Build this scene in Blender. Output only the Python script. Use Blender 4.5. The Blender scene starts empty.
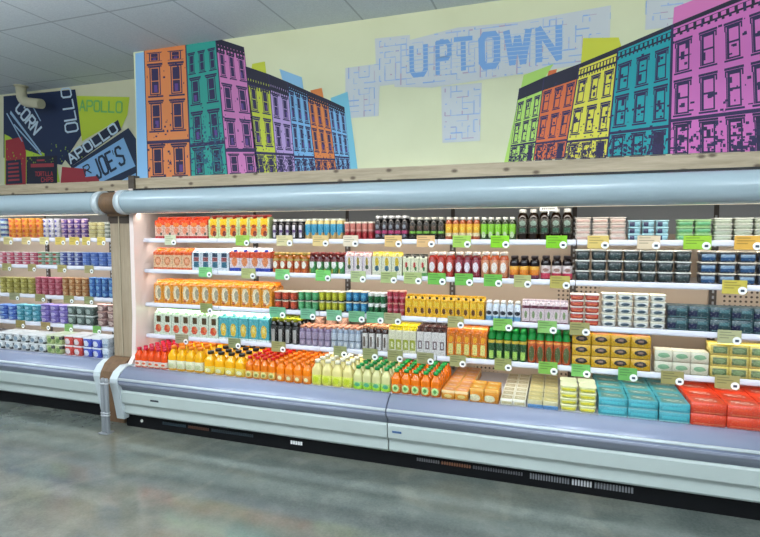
import bpy, math, random
from mathutils import Vector, Matrix
random.seed(7)
C = bpy.context.scene.collection
R = math.radians

# ------------------------------------------------------------------ camera, world, lights, exposure
cam_d = bpy.data.cameras.new('camera'); cam = bpy.data.objects.new('camera', cam_d); C.objects.link(cam)
cam_d.sensor_width = 36; cam_d.lens = 520 / 760 * 36
cam.location = (0, 0, 1.6); cam.rotation_euler = (R(90 - 3.796), 0, R(18.85))
bpy.context.scene.camera = cam
vs = bpy.context.scene.view_settings
vs.view_transform = 'Standard'; vs.look = 'None'; vs.gamma = 1; vs.use_curve_mapping = False; vs.exposure = 0.0
wd = bpy.data.worlds.new('world'); bpy.context.scene.world = wd; wd.use_nodes = True
wd.node_tree.nodes['Background'].inputs[0].default_value = (.80, .93, 1, 1)
wd.node_tree.nodes['Background'].inputs[1].default_value = .55
def area(name, loc, rot, sx, sy, power, col=(1, 1, 1)):
    d = bpy.data.lights.new(name, 'AREA'); d.shape = 'RECTANGLE'; d.size = sx; d.size_y = sy; d.energy = power; d.color = col
    o = bpy.data.objects.new(name, d); C.objects.link(o); o.location = loc; o.rotation_euler = rot
    return o
for yy, p in ((1.1, 20), (-1.4, 40)):                      # rows of ceiling troffers over the aisle
    for xx in (-5.2, -2.6, 0.0, 2.6):
        area('ceiling_troffer_light', (xx, yy, 3.3), (0, 0, 0), 1.2, .3, p, (.93, .98, 1))
for yy in (1.1, -1.4):                                     # added unseen up-lights, no fixtures, that brighten the ceiling
    for xx in (-5.2, -2.6, 0.0, 2.6):
        area('added_ceiling_fill', (xx, yy, 2.75), (R(180), 0, 0), 1.6, .6, 95, (.90, .96, 1))
WARM = (1, .95, .87)
area('canopy_lamp_light', (-.95, 3.545, 1.775), (R(22), 0, 0), 4.9, .03, 7, WARM)
area('canopy_lamp_light', (-4.9, 3.665, 1.775), (R(22), 0, 0), 2.4, .03, 5, WARM)
for zz, p in ((1.50, 6.5), (1.238, 6.5), (.946, 6.5), (.700, 4)):
    area('shelf_lamp_light', (-.95, 3.635, zz), (R(60), 0, 0), 4.8, .02, p, WARM)
    area('shelf_lamp_light', (-4.9, 3.755, zz), (R(60), 0, 0), 2.3, .02, p * .5, (.95, .96, 1))

# ------------------------------------------------------------------ materials
def lin(h):
    if isinstance(h, tuple): return h if len(h) == 4 else h + (1,)
    f = lambda c: c / 12.92 if c <= .04045 else ((c + .055) / 1.055) ** 2.4
    return tuple(f(int(h[i:i + 2], 16) / 255) for i in (0, 2, 4)) + (1,)
def dye(h, g=1.08):
    """deeper printing-ink version of a colour"""
    return tuple(.80 * c ** g for c in lin(h)[:3])
_m = {}
def mat(h, rough=.5, metal=0, emit=0, spec=.5, name=None):
    k = (h, rough, metal, emit, spec)
    if k in _m: return _m[k]
    m = bpy.data.materials.new(name or 'plain_%s' % str(h)); m.use_nodes = True; b = m.node_tree.nodes['Principled BSDF']
    b.inputs['Base Color'].default_value = lin(h); b.inputs['Roughness'].default_value = rough
    b.inputs['Metallic'].default_value = metal; b.inputs['Specular IOR Level'].default_value = spec
    if emit:
        b.inputs['Emission Color'].default_value = lin(h); b.inputs['Emission Strength'].default_value = emit
    _m[k] = m
    return m
class NT:
    def __init__(s, name):
        s.m = bpy.data.materials.new(name); s.m.use_nodes = True; s.t = s.m.node_tree; s.b = s.t.nodes['Principled BSDF']
    def n(s, t, **kw):
        o = s.t.nodes.new(t)
        for k, v in kw.items(): setattr(o, k, v)
        return o
    def put(s, sock, v):
        if isinstance(v, bpy.types.NodeSocket): s.t.links.new(v, sock)
        else: sock.default_value = v
    def math(s, op, a, b=0.0, c=None):
        o = s.n('ShaderNodeMath', operation=op); s.put(o.inputs[0], a); s.put(o.inputs[1], b)
        if c is not None: s.put(o.inputs[2], c)
        return o.outputs[0]
    def mix(s, f, a, b, mode='MIX'):
        o = s.n('ShaderNodeMix', data_type='RGBA', blend_type=mode); s.put(o.inputs[0], f); s.put(o.inputs[6], a); s.put(o.inputs[7], b)
        return o.outputs[2]
    def noise(s, vec, scale, detail=2, rough=.5):
        o = s.n('ShaderNodeTexNoise'); s.put(o.inputs['Vector'], vec); o.inputs['Scale'].default_value = scale
        o.inputs['Detail'].default_value = detail; o.inputs['Roughness'].default_value = rough
        return o.outputs[0]
    def ramp(s, f, stops):
        o = s.n('ShaderNodeValToRGB'); s.put(o.inputs[0], f); e = o.color_ramp.elements
        while len(e) < len(stops): e.new(.5)
        for q, (p, c) in zip(e, stops): q.position = p; q.color = lin(c)
        return o.outputs[0]
_p = {}
def pack(base, marks=(), rough=.32, fine=11):
    """printed packaging: bands, panels and round motifs of colour placed on the pack's own faces"""
    k = (base, tuple(marks), rough, fine)
    if k in _p: return _p[k]
    base = dye(base); marks = [tuple(q[:-1]) + (dye(q[-1]),) for q in marks]
    if not marks: return mat(base, rough)
    t = NT('printed_pack'); g = t.n('ShaderNodeTexCoord').outputs['Generated']; sp = t.n('ShaderNodeSeparateXYZ'); t.put(sp.inputs[0], g)
    x, z = sp.outputs[0], sp.outputs[2]
    col = lin(base)
    nz = t.math('MULTIPLY', t.noise(g, 9, 2), .9)
    for mk in marks:
        if mk[0] == 'r':
            _, x0, x1, z0, z1, c = mk
            f = t.math('COMPARE', z, (z0 + z1) / 2, (z1 - z0) / 2 + .002)
            if (x0, x1) != (0, 1): f = t.math('MULTIPLY', f, t.math('COMPARE', x, (x0 + x1) / 2, (x1 - x0) / 2))
        else:
            _, cx, cz, rx, rz, c = mk
            dx = t.math('DIVIDE', t.math('SUBTRACT', x, cx), rx); dz = t.math('DIVIDE', t.math('SUBTRACT', z, cz), rz)
            d = t.math('ADD', t.math('MULTIPLY', dx, dx), t.math('MULTIPLY', dz, dz))
            f = t.math('LESS_THAN', t.math('ADD', d, nz), 1.45)
        col = t.mix(f, col, lin(c))
    mp = t.n('ShaderNodeMapping'); t.put(mp.inputs[0], g); mp.inputs['Scale'].default_value = (1, 1, 2.4)
    ink = t.ramp(t.noise(mp.outputs[0], fine, 2, .7), ((.50, '000000'), (.58, 'ffffff')))
    col = t.mix(t.math('MULTIPLY', ink, .62), col, (.10, .09, .08, 1), 'MULTIPLY')
    pale = t.ramp(t.noise(mp.outputs[0], fine * .66, 1, .6), ((.60, '000000'), (.66, 'ffffff')))
    col = t.mix(t.math('MULTIPLY', pale, .28), col, (.85, .83, .78, 1))
    t.put(t.b.inputs['Base Color'], col); t.b.inputs['Roughness'].default_value = rough
    _p[k] = t.m
    return t.m

# ------------------------------------------------------------------ mesh builder and object helpers
class MB:
    def __init__(s): s.v = []; s.f = []; s.mi = []; s.mats = []; s.sm = []
    def m(s, mt):
        if mt not in s.mats: s.mats.append(mt)
        return s.mats.index(mt)
    def add(s, vs_, fs, mt, smooth=False):
        o = len(s.v); s.v += [tuple(p) for p in vs_]; k = s.m(mt)
        for f in fs: s.f.append([i + o for i in f]); s.mi.append(k); s.sm.append(smooth)
    def box(s, x0, x1, y0, y1, z0, z1, mt, tm=None):
        vs_ = [(x0, y0, z0), (x1, y0, z0), (x1, y1, z0), (x0, y1, z0), (x0, y0, z1), (x1, y0, z1), (x1, y1, z1), (x0, y1, z1)]
        s.add(vs_, [(3, 2, 1, 0), (0, 1, 5, 4), (1, 2, 6, 5), (2, 3, 7, 6), (3, 0, 4, 7)], mt)
        s.add(vs_[4:], [(0, 1, 2, 3)], tm or mt)
    def rbox(s, x0, x1, y0, y1, z0, z1, r, mt, tm=None, taper=0, seg=3, topr=None):
        """box with rounded vertical corners, softened rims; taper shrinks the base"""
        cx, cy = (x0 + x1) / 2, (y0 + y1) / 2; hx, hy = (x1 - x0) / 2, (y1 - y0) / 2
        e = min(r * .45, (z1 - z0) * .25) if topr is None else topr
        def ring(z, ins, k):
            o = []
            for qx, qy, a0 in ((1, -1, -90), (1, 1, 0), (-1, 1, 90), (-1, -1, 180)):
                for i in range(seg + 1):
                    a = R(a0 + 90 * i / seg)
                    px = (hx - ins) * qx - r * qx * 1 + r * math.cos(a); py = (hy - ins) * qy - r * qy + r * math.sin(a)
                    o.append((cx + px * k, cy + py * k, z))
            return o
        rs = [ring(z0, e, 1 - taper), ring(z0 + e, 0, 1 - taper + taper * e / (z1 - z0)), ring(z1 - e, 0, 1), ring(z1, e, 1)]
        n = len(rs[0]); vs_ = [p for q in rs for p in q]; fs = []
        for j in range(3):
            for i in range(n): fs.append((j * n + i, j * n + (i + 1) % n, (j + 1) * n + (i + 1) % n, (j + 1) * n + i))
        s.add(vs_, fs, mt, True)
        s.add(rs[0], [tuple(range(n))[::-1]], mt); s.add(rs[3], [tuple(range(n))], tm or mt)
    def lathe(s, prof, mt, seg=16, cx=0, cy=0, sq=0, smooth=True, cap=True):
        """prof: (radius, z). sq > 0 squares the cross-section"""
        vs_, fs = [], []
        for r_, z in prof:
            for i in range(seg):
                a = 2 * math.pi * (i + .5) / seg; c, d = math.cos(a), math.sin(a)
                k = 1 / (abs(c) ** (2 + sq) + abs(d) ** (2 + sq)) ** (1 / (2 + sq)) if sq else 1
                vs_.append((cx + r_ * k * c, cy + r_ * k * d, z))
        for j in range(len(prof) - 1):
            for i in range(seg): fs.append((j * seg + i, j * seg + (i + 1) % seg, (j + 1) * seg + (i + 1) % seg, (j + 1) * seg + i))
        s.add(vs_, fs, mt, smooth)
        if cap:
            s.add(vs_[:seg], [tuple(range(seg))[::-1]], mt); s.add(vs_[-seg:], [tuple(range(seg))], mt)
    def ext(s, prof, x0, x1, mt, smooth=False, closed=True, caps=True):
        """closed (y, z) profile extruded along X"""
        n = len(prof); vs_ = [(x0, y, z) for y, z in prof] + [(x1, y, z) for y, z in prof]
        k = n if closed else n - 1
        s.add(vs_, [(i, (i + 1) % n, n + (i + 1) % n, n + i) for i in range(k)], mt, smooth)
        if caps and closed: s.add(vs_, [tuple(range(n)), tuple(range(2 * n - 1, n - 1, -1))], mt)
    def build(s, name, parent=None, recalc=True):
        me = bpy.data.meshes.new(name); me.from_pydata(s.v, [], s.f)
        for mt in s.mats: me.materials.append(mt)
        me.polygons.foreach_set('material_index', s.mi); me.polygons.foreach_set('use_smooth', s.sm)
        if recalc:
            import bmesh
            bm = bmesh.new(); bm.from_mesh(me); bmesh.ops.remove_doubles(bm, verts=bm.verts, dist=1e-6)
            bmesh.ops.recalc_face_normals(bm, faces=bm.faces); bm.to_mesh(me); bm.free()
        me.update()
        o = bpy.data.objects.new(name, me); C.objects.link(o); o.parent = parent
        return o
def tag(o, label=None, cat=None, group=None, kind=None):
    for k, v in (('label', label), ('category', cat), ('group', group), ('kind', kind)):
        if v: o[k] = v
    return o
def empty(name, loc=(0, 0, 0), label=None, cat=None, group=None):
    o = bpy.data.objects.new(name, None); C.objects.link(o); o.location = loc; o.empty_display_size = .05
    return tag(o, label, cat, group)
kids = {}
def copy_tree(o, loc):
    c = o.copy(); C.objects.link(c); c.location = loc
    for ch in o.children:
        d = ch.copy(); C.objects.link(d); d.parent = c
    return c

# ------------------------------------------------------------------ measured layout (metres)
RUNS = [
 ('A',-3.272,-2.735,6,0.186,'carton',{'b': 'ecc8b8', 'm': [('r', 0, 1, 0, 0.12, 'c8282c'), ('r', 0, 1, 0.62, 1, 'e85018'), ('e', 0.5, 0.62, 0.36, 0.1, 'f08a3a'), ('e', 0.5, 0.36, 0.3, 0.14, 'f09a7c'), ('r', 0.62, 0.88, 0.16, 0.28, '4a5040')], 'cap': 'd8402a'},1,1,'orange-topped peach juice cartons','juice_carton','carton'),
 ('A',-2.725,-2.153,6,0.195,'carton',{'b': 'cfe0a8', 'm': [('r', 0, 1, 0.9, 1, 'a82818'), ('r', 0.14, 0.86, 0.5, 0.84, 'f2c81e'), ('e', 0.5, 0.3, 0.34, 0.2, 'f08418'), ('e', 0.62, 0.22, 0.2, 0.12, '8a2c14'), ('e', 0.5, 0.52, 0.25, 0.07, 'b84a20')], 'cap': '8e1c16'},1,1,'pale green mango juice cartons','juice_carton','carton'),
 ('A',-2.140,-1.855,5,0.155,'bottle',{'b': '1c1420', 'lab': '1a1424', 'lm': [('r', 0.3, 0.7, 0, 1, 'e4e0ea'), ('r', 0.25, 0.75, 0.4, 0.62, '6a4a86')], 'cap': 'ecece8', 'lz': (0.08, 0.72)},2,1,'white-labelled black juice bottles','juice_bottle','bottle'),
 ('A',-1.851,-1.530,6,0.156,'bottle',{'b': 'd8c890', 'lab': '2e9fc8', 'lm': [('r', 0, 1, 0, 0.42, 'd9b878'), ('e', 0.5, 0.42, 0.3, 0.2, '2e9fc8')], 'cap': 'e8f0e4', 'lz': (0.03, 0.74), 'sh': 'can'},2,1,'blue and beige drink bottles','drink_bottle','bottle'),
 ('A',-1.522,-1.287,5,0.131,'cup',{'b': 'd88a80', 'm': [('r', 0, 1, 0, 0.5, 'b8303a'), ('r', 0, 1, 0.5, 0.62, 'e6b0a8')], 'lid': 'ece6da'},2,1,'pink pudding pots','pudding_pot','pot'),
 ('A',-1.279,-1.024,5,0.173,'bottle',{'b': '180e16', 'lab': '221420', 'lm': [('r', 0, 1, 0.3, 0.5, 'c03a78'), ('e', 0.5, 0.75, 0.25, 0.14, '8a94a0'), ('e', 0.5, 0.16, 0.3, 0.1, '7a8090')], 'cap': 'e4e4e6', 'lz': (0.06, 0.78)},2,1,'black berry juice bottles','juice_bottle','bottle'),
 ('A',-1.016,-0.758,5,0.159,'bottle',{'b': '1c1a12', 'lab': '221c12', 'lm': [('r', 0, 1, 0.34, 0.5, '7cc040'), ('r', 0.2, 0.8, 0.62, 0.86, '5c4030')], 'cap': 'dcdcd0', 'lz': (0.06, 0.78)},2,1,'dark tea bottles with green bands','tea_bottle','bottle'),
 ('A',-0.751,-0.510,5,0.157,'bottle',{'b': 'a85a18', 'lab': 'f0b81c', 'lm': [('r', 0, 1, 0, 0.2, 'c05a28'), ('r', 0, 1, 0.2, 0.42, 'eadcb8'), ('e', 0.5, 0.7, 0.3, 0.12, 'f8d84a')], 'cap': 'eee8e0', 'lz': (0.02, 0.76)},2,1,'yellow-labelled kombucha bottles','kombucha_bottle','bottle'),
 ('A',-0.507,-0.270,5,0.154,'bottle',{'b': '3a4a1c', 'lab': '8ed42a', 'lm': [('r', 0, 1, 0, 0.36, '3e5a28'), ('e', 0.5, 0.3, 0.3, 0.2, 'c8dcb4')], 'cap': 'f0f0e8', 'lz': (0.02, 0.78)},2,1,'lime-labelled kombucha bottles','kombucha_bottle','bottle'),
 ('A',-0.262,0.091,5,0.207,'bottle',{'b': '2e1c0c', 'lab': '403c30', 'lm': [('r', 0.2, 0.8, 0.1, 0.4, '3a6a54'), ('e', 0.5, 0.7, 0.3, 0.18, '8aa294')], 'cap': 'e8e6e0', 'lz': (0.2, 0.68)},2,1,'large brown cold tea bottles','tea_bottle','bottle'),
 ('A',0.101,0.411,3,0.147,'tub',{'b': 'efe0d6', 'm': [('r', 0.1, 0.9, 0.3, 0.7, 'e8c4b8')], 'lid': 'f2e8de'},1,4,'blush hummus tubs','hummus_tub','tub'),
 ('A',0.417,0.649,3,0.126,'tub',{'b': 'a8d8e4', 'm': [('r', 0.1, 0.5, 0.1, 0.9, '40406a')], 'lid': 'bfe6ec'},1,3,'light blue dip tubs','dip_tub','tub'),
 ('A',0.690,0.881,2,0.127,'tub',{'b': 'a6dca0', 'm': [('r', 0.1, 0.9, 0.3, 0.8, '74c08c')], 'lid': 'bce6a8'},1,3,'mint green dip tubs','dip_tub','tub'),
 ('A',0.886,1.304,4,0.136,'tub',{'b': 'e2ead8', 'm': [('r', 0.1, 0.9, 0.3, 0.7, 'c8d2bc')], 'lid': 'f0f2e4'},1,4,'white cheese spread tubs','spread_tub','tub'),
 ('B',-3.298,-2.902,4,0.183,'carton',{'b': 'f2c8a0', 'm': [('r', 0, 1, 0.68, 1, 'f0641c'), ('r', 0, 1, 0, 0.1, 'ec6a2c'), ('e', 0.5, 0.4, 0.34, 0.2, 'dd8a58'), ('e', 0.5, 0.4, 0.2, 0.12, 'f6b48c')], 'cap': 'f0922a'},1,1,'orange grapefruit juice cartons','juice_carton','carton'),
 ('B',-2.897,-2.533,4,0.183,'carton',{'b': 'dfe8f0', 'm': [('r', 0.2, 0.8, 0.62, 0.8, '18405c'), ('r', 0.2, 0.8, 0.42, 0.6, 'a04a4c'), ('r', 0.2, 0.8, 0.14, 0.4, '2c7088')], 'cap': 'e8f4f8'},1,1,'white and teal milk cartons','milk_carton','carton'),
 ('B',-2.529,-2.148,4,0.190,'carton',{'b': 'e8d8dc', 'm': [('r', 0, 1, 0.58, 0.86, 'e4562a'), ('r', 0, 1, 0.02, 0.16, '2848b8'), ('e', 0.5, 0.42, 0.3, 0.2, 'e8925c'), ('r', 0, 1, 0.9, 1, 'e0e0ee')], 'cap': '4058b0'},1,1,'orange and blue juice cartons','juice_carton','carton'),
 ('B',-2.140,-1.824,5,0.158,'bottle',{'b': 'b87018', 'lab': 'c85e20', 'lm': [('e', 0.5, 0.55, 0.3, 0.26, 'f4f0e0'), ('r', 0, 1, 0.86, 1, 'b8a030'), ('r', 0, 1, 0, 0.2, 'e07020')], 'cap': 'b89a4c', 'lz': (0.02, 0.8)},2,1,'amber smoothie bottles','smoothie_bottle','bottle'),
 ('B',-1.819,-1.515,5,0.162,'bottle',{'b': '6a1c20', 'lab': '4a9a58', 'lm': [('e', 0.5, 0.6, 0.32, 0.26, 'f4f2ec'), ('r', 0, 1, 0.8, 1, '7a2024'), ('r', 0, 0.4, 0, 0.3, 'c8b840')], 'cap': '8a3028', 'lz': (0.02, 0.84)},2,1,'red and green smoothie bottles','smoothie_bottle','bottle'),
 ('B',-1.511,-1.299,3,0.172,'carton',{'b': 'e8dcdc', 'm': [('r', 0, 1, 0.8, 1, 'e8b4ac'), ('e', 0.5, 0.56, 0.14, 0.2, 'b8a030'), ('e', 0.5, 0.34, 0.2, 0.1, '4c6040'), ('r', 0, 0.15, 0, 1, 'd8c8d8')], 'cap': 'ead0c8'},1,1,'pink-topped lemonade cartons','lemonade_carton','carton'),
 ('B',-1.295,-1.064,3,0.174,'carton',{'b': 'e6e6cc', 'm': [('r', 0, 1, 0.8, 1, 'e8cc40'), ('e', 0.5, 0.56, 0.2, 0.2, 'dcc030'), ('e', 0.5, 0.3, 0.22, 0.12, '3c6a80')], 'cap': 'f0e090'},1,1,'yellow-topped lemonade cartons','lemonade_carton','carton'),
 ('B',-1.057,-0.878,3,0.159,'carton',{'b': 'e8e8c8', 'm': [('r', 0, 1, 0, 0.16, '6ab060'), ('e', 0.45, 0.5, 0.16, 0.14, 'c83c3c'), ('r', 0, 1, 0.88, 1, '40402c'), ('e', 0.6, 0.34, 0.16, 0.1, '3e8040')], 'cap': '1c1c14'},1,1,'cream oat drink cartons','oat_drink_carton','carton'),
 ('B',-0.875,-0.688,3,0.175,'bottle',{'b': 'b83420', 'lab': 'c8402c', 'lm': [('e', 0.5, 0.55, 0.34, 0.3, 'f6eeee')], 'cap': 'f0e4d8', 'lz': (0.05, 0.84)},2,1,'red juice bottles','juice_bottle','bottle'),
 ('B',-0.685,-0.504,3,0.177,'bottle',{'b': '8c1c30', 'lab': 'a02440', 'lm': [('e', 0.5, 0.55, 0.34, 0.3, 'f4ecf2')], 'cap': 'f0e4d8', 'lz': (0.05, 0.84)},2,1,'dark cherry juice bottles','juice_bottle','bottle'),
 ('B',-0.501,-0.316,3,0.179,'bottle',{'b': 'c8683c', 'lab': 'e09468', 'lm': [('e', 0.5, 0.55, 0.34, 0.3, 'f8eee6')], 'cap': 'f0e4d8', 'lz': (0.05, 0.84)},2,1,'peach juice bottles','juice_bottle','bottle'),
 ('B',-0.309,-0.111,3,0.155,'bottle',{'b': '2a1414', 'lab': 'f09018', 'lm': [('r', 0, 1, 0.7, 1, 'f6b428'), ('r', 0, 1, 0, 0.25, '8a3a60')], 'cap': '301818', 'lz': (0.05, 0.56)},2,1,'dark bottles with orange labels','drink_bottle','bottle'),
 ('B',-0.105,0.098,3,0.158,'bottle',{'b': '2a1214', 'lab': 'e8d8d4', 'lm': [('r', 0, 1, 0, 0.42, 'd83c60'), ('e', 0.5, 0.66, 0.3, 0.14, 'a87c70')], 'cap': '281416', 'lz': (0.05, 0.6)},2,1,'dark bottles with pink-white labels','drink_bottle','bottle'),
 ('B',0.109,0.782,7,0.202,'tub',{'b': '1c2a2e', 'm': [('r', 0.15, 0.85, 0.25, 0.75, '35494a')], 'lid': 'eae8e0'},1,3,'black dip tubs','dip_tub','tub'),
 ('B',0.815,1.221,4,0.201,'tub',{'b': '3c4454', 'm': [('r', 0.1, 0.9, 0.5, 0.8, '8aa8c4'), ('r', 0.1, 0.9, 0.15, 0.5, '2c5c8c')], 'lid': 'eadfce'},1,3,'navy and brown dip tubs','dip_tub','tub'),
 ('C',-3.303,-2.139,12,0.202,'carton',{'b': 'f0a02c', 'm': [('r', 0, 1, 0.8, 1, 'f08c14'), ('e', 0.46, 0.44, 0.34, 0.32, 'f4e4c0'), ('e', 0.6, 0.44, 0.2, 0.22, 'b0a890'), ('e', 0.3, 0.14, 0.14, 0.07, 'c8601c')], 'cap': 'f4a428'},2,1,'orange juice cartons','juice_carton','carton'),
 ('C',-2.135,-1.926,3,0.142,'cup',{'b': 'c84a24', 'm': [('r', 0, 1, 0, 0.16, '18202c'), ('e', 0.5, 0.6, 0.3, 0.2, 'e8603a')], 'lid': 'e4dcc8'},2,2,'red snack cups','snack_cup','cup'),
 ('C',-1.922,-1.741,3,0.150,'cup',{'b': '4cae6c', 'm': [('r', 0, 1, 0, 0.16, '18202c'), ('e', 0.5, 0.6, 0.3, 0.2, '78c08a')], 'lid': 'e4dcc8'},2,2,'green snack cups','snack_cup','cup'),
 ('C',-1.737,-1.524,4,0.157,'cup',{'b': 'c0c020', 'm': [('r', 0, 1, 0, 0.16, '18202c'), ('e', 0.5, 0.6, 0.3, 0.2, 'dcd83c')], 'lid': 'e4dcc8'},2,2,'lime yellow snack cups','snack_cup','cup'),
 ('C',-1.520,-1.339,3,0.164,'cup',{'b': '2888b8', 'm': [('r', 0, 1, 0, 0.16, '18202c'), ('e', 0.5, 0.6, 0.3, 0.2, '68b4d4')], 'lid': 'e4dcc8'},2,2,'bright blue snack cups','snack_cup','cup'),
 ('C',-1.335,-1.190,3,0.159,'cup',{'b': '14703c', 'm': [('r', 0, 1, 0.75, 1, 'f0f0ea')], 'lid': 'f0f0ec'},2,2,'dark green and white cups','snack_cup','cup'),
 ('C',-1.186,-1.044,3,0.179,'cup',{'b': 'b82c44', 'm': [('r', 0, 1, 0.4, 0.6, 'd88c94')], 'lid': 'd8a08c'},2,2,'crimson berry cups','berry_cup','cup'),
 ('C',-1.040,-0.469,11,0.156,'carton',{'b': 'f0b80c', 'm': [('e', 0.5, 0.3, 0.25, 0.14, '70400c'), ('r', 0.2, 0.8, 0.5, 0.7, 'f6d048')], 'cap': '28200c'},2,1,'yellow cartons with black caps','nectar_carton','carton'),
 ('C',-0.465,-0.225,5,0.134,'bottle',{'b': 'dce4ee', 'lab': 'e4e8f0', 'lm': [('e', 0.5, 0.56, 0.4, 0.16, '181c30'), ('r', 0, 1, 0, 0.3, '78b4dc')], 'cap': 'f0ece4', 'lz': (0.03, 0.8)},2,1,'white and blue milk bottles','milk_bottle','bottle'),
 ('C',-0.218,0.074,6,0.152,'carton',{'b': 'e4d0d4', 'm': [('r', 0, 1, 0.64, 0.76, '702040'), ('e', 0.5, 0.36, 0.2, 0.16, '8aa070'), ('r', 0, 1, 0, 0.06, '702040')], 'cap': 'f2e4e4'},2,1,'pale pink oat cartons','oat_drink_carton','carton'),
 ('C',0.082,0.267,2,0.205,'tub',{'b': 'c43c24', 'm': [('r', 0.1, 0.9, 0.3, 0.6, 'e87850')], 'lid': 'f0e8e0'},1,5,'red pimento spread tubs','spread_tub','tub'),
 ('C',0.276,0.651,4,0.216,'tub',{'b': 'e8e8e2', 'm': [('e', 0.5, 0.5, 0.3, 0.3, '405868')], 'lid': 'f4f0dc'},1,5,'white cream cheese tubs','cream_cheese_tub','tub'),
 ('C',0.656,1.225,5,0.155,'box',{'b': '2c5058', 'm': [('r', 0, 0.4, 0.2, 0.6, '141c4c'), ('r', 0.45, 0.9, 0.55, 0.8, '4a7a80'), ('r', 0.1, 0.9, 0.1, 0.16, '6a9498')], 'd': 0.12},1,2,'dark teal snack boxes','snack_box','box'),
 ('D',-3.312,-2.652,7,0.221,'carton',{'b': 'dce8d4', 'm': [('r', 0, 1, 0.84, 1, 'a8dca8'), ('r', 0.3, 0.8, 0.5, 0.74, '5c4418'), ('e', 0.5, 0.26, 0.34, 0.16, 'e0562c'), ('e', 0.6, 0.3, 0.14, 0.08, 'e88a4c')], 'cap': 'c8f0c0'},2,1,'mint-topped almond drink cartons','almond_drink_carton','carton'),
 ('D',-2.648,-2.170,5,0.227,'carton',{'b': '58b4bc', 'm': [('e', 0.5, 0.36, 0.3, 0.24, 'e8c43c'), ('e', 0.5, 0.4, 0.14, 0.12, 'f4e08a'), ('r', 0, 1, 0.8, 1, '8ce0d8'), ('r', 0, 1, 0, 0.08, 'e8f4f0')], 'cap': '90e8d8'},2,1,'turquoise pineapple drink cartons','pineapple_drink_carton','carton'),
 ('D',-2.166,-1.911,4,0.202,'bottle',{'b': '161410', 'lab': '101010', 'lm': [('r', 0.25, 0.75, 0, 0.8, 'b8b8b4')], 'cap': '98a018', 'lz': (0.04, 0.7)},4,1,'black bottles with olive caps','drink_bottle','bottle'),
 ('D',-1.908,-1.638,5,0.157,'bottle',{'b': '8c7c98', 'lab': 'a89ab4', 'lm': [('r', 0, 1, 0.42, 0.5, '706084'), ('r', 0.2, 0.8, 0.1, 0.34, 'c4b8cc')], 'cap': 'dfa080', 'lz': (0.02, 0.86)},3,1,'lilac shake bottles','shake_bottle','bottle'),
 ('D',-1.877,-1.558,3,0.203,'cup',{'b': 'e0b098', 'm': [('r', 0, 1, 0.2, 0.3, 'c89478')], 'lid': 'e4bca4', 'yo': 0.166},1,1,'peach canisters behind lilac bottles','canister','canister'),
 ('D',-1.634,-1.387,5,0.165,'bottle',{'b': '98a4b4', 'lab': 'c0cad8', 'lm': [('r', 0, 1, 0.45, 0.52, '5c6878'), ('r', 0.25, 0.75, 0.1, 0.36, 'e2e6ea')], 'cap': 'dda488', 'lz': (0.02, 0.86)},3,1,'pale blue shake bottles','shake_bottle','bottle'),
 ('D',-1.383,-1.170,4,0.186,'bottle',{'b': '48302c', 'lab': 'e0dcd8', 'lm': [('r', 0.0, 0.22, 0, 1, '3a2420'), ('r', 0.35, 0.65, 0.2, 0.8, '68584c')], 'cap': 'e0a078', 'lz': (0.02, 0.84)},4,1,'dark shake bottles with tan caps','shake_bottle','bottle'),
 ('D',-1.166,-0.957,4,0.198,'carton',{'b': 'e4e0c4', 'm': [('r', 0.1, 0.9, 0.12, 0.5, 'a0a820'), ('r', 0.35, 0.65, 0.2, 0.4, 'e8e8c0'), ('r', 0, 1, 0.84, 1, 'f0d81c')], 'cap': 'f2dc14'},4,1,'cream cartons with yellow caps','drink_carton','carton'),
 ('D',-0.953,-0.737,4,0.203,'carton',{'b': 'e0dcd8', 'm': [('r', 0, 1, 0.82, 1, '482018'), ('r', 0.2, 0.8, 0.2, 0.5, '7c6a6c'), ('r', 0.4, 0.6, 0.26, 0.44, 'e8e8e8')], 'cap': '3c1810'},4,1,'brown-topped chocolate milk cartons','chocolate_milk_carton','carton'),
 ('D',-0.730,-0.449,5,0.215,'carton',{'b': 'e07c10', 'm': [('r', 0.2, 0.8, 0.1, 0.45, 'e4dc88'), ('e', 0.5, 0.6, 0.25, 0.1, 'f4b428'), ('r', 0, 1, 0.0, 0.06, 'a89c20')], 'cap': 'f49418'},4,1,'bright orange nectar cartons','nectar_carton','carton'),
 ('D',-0.446,-0.182,5,0.213,'bottle',{'b': '1c7030', 'lab': '185c28', 'lm': [('r', 0.2, 0.8, 0.05, 0.45, 'b8e06c'), ('r', 0, 1, 0.85, 1, 'd8b828')], 'cap': '128c3c', 'foil': 1, 'lz': (0.03, 0.66)},4,1,'green juice bottles','juice_bottle','bottle'),
 ('D',-0.179,0.097,5,0.223,'bottle',{'b': 'd05818', 'lab': 'c85a1c', 'lm': [('e', 0.5, 0.42, 0.34, 0.36, '5c6a3c'), ('r', 0, 1, 0.9, 1, 'f4a848')], 'cap': '148c40', 'foil': 1, 'lz': (0.03, 0.66)},4,1,'carrot juice bottles with green caps','juice_bottle','bottle'),
 ('D',0.104,0.570,4,0.220,'box',{'b': 'e0b010', 'm': [('e', 0.5, 0.56, 0.32, 0.26, '2a2428'), ('e', 0.5, 0.58, 0.16, 0.1, 'a08070'), ('r', 0, 1, 0, 0.08, 'a87c10')], 'd': 0.12, 'top': 'e8a070'},1,3,'yellow snack boxes','snack_box','box'),
 ('D',0.592,0.890,3,0.146,'box',{'b': 'e4e0c8', 'm': [('e', 0.5, 0.55, 0.34, 0.22, '8cb890'), ('r', 0, 1, 0, 0.1, 'c8c4a8')], 'd': 0.1},1,2,'cream cheese boxes','cheese_box','box'),
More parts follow.
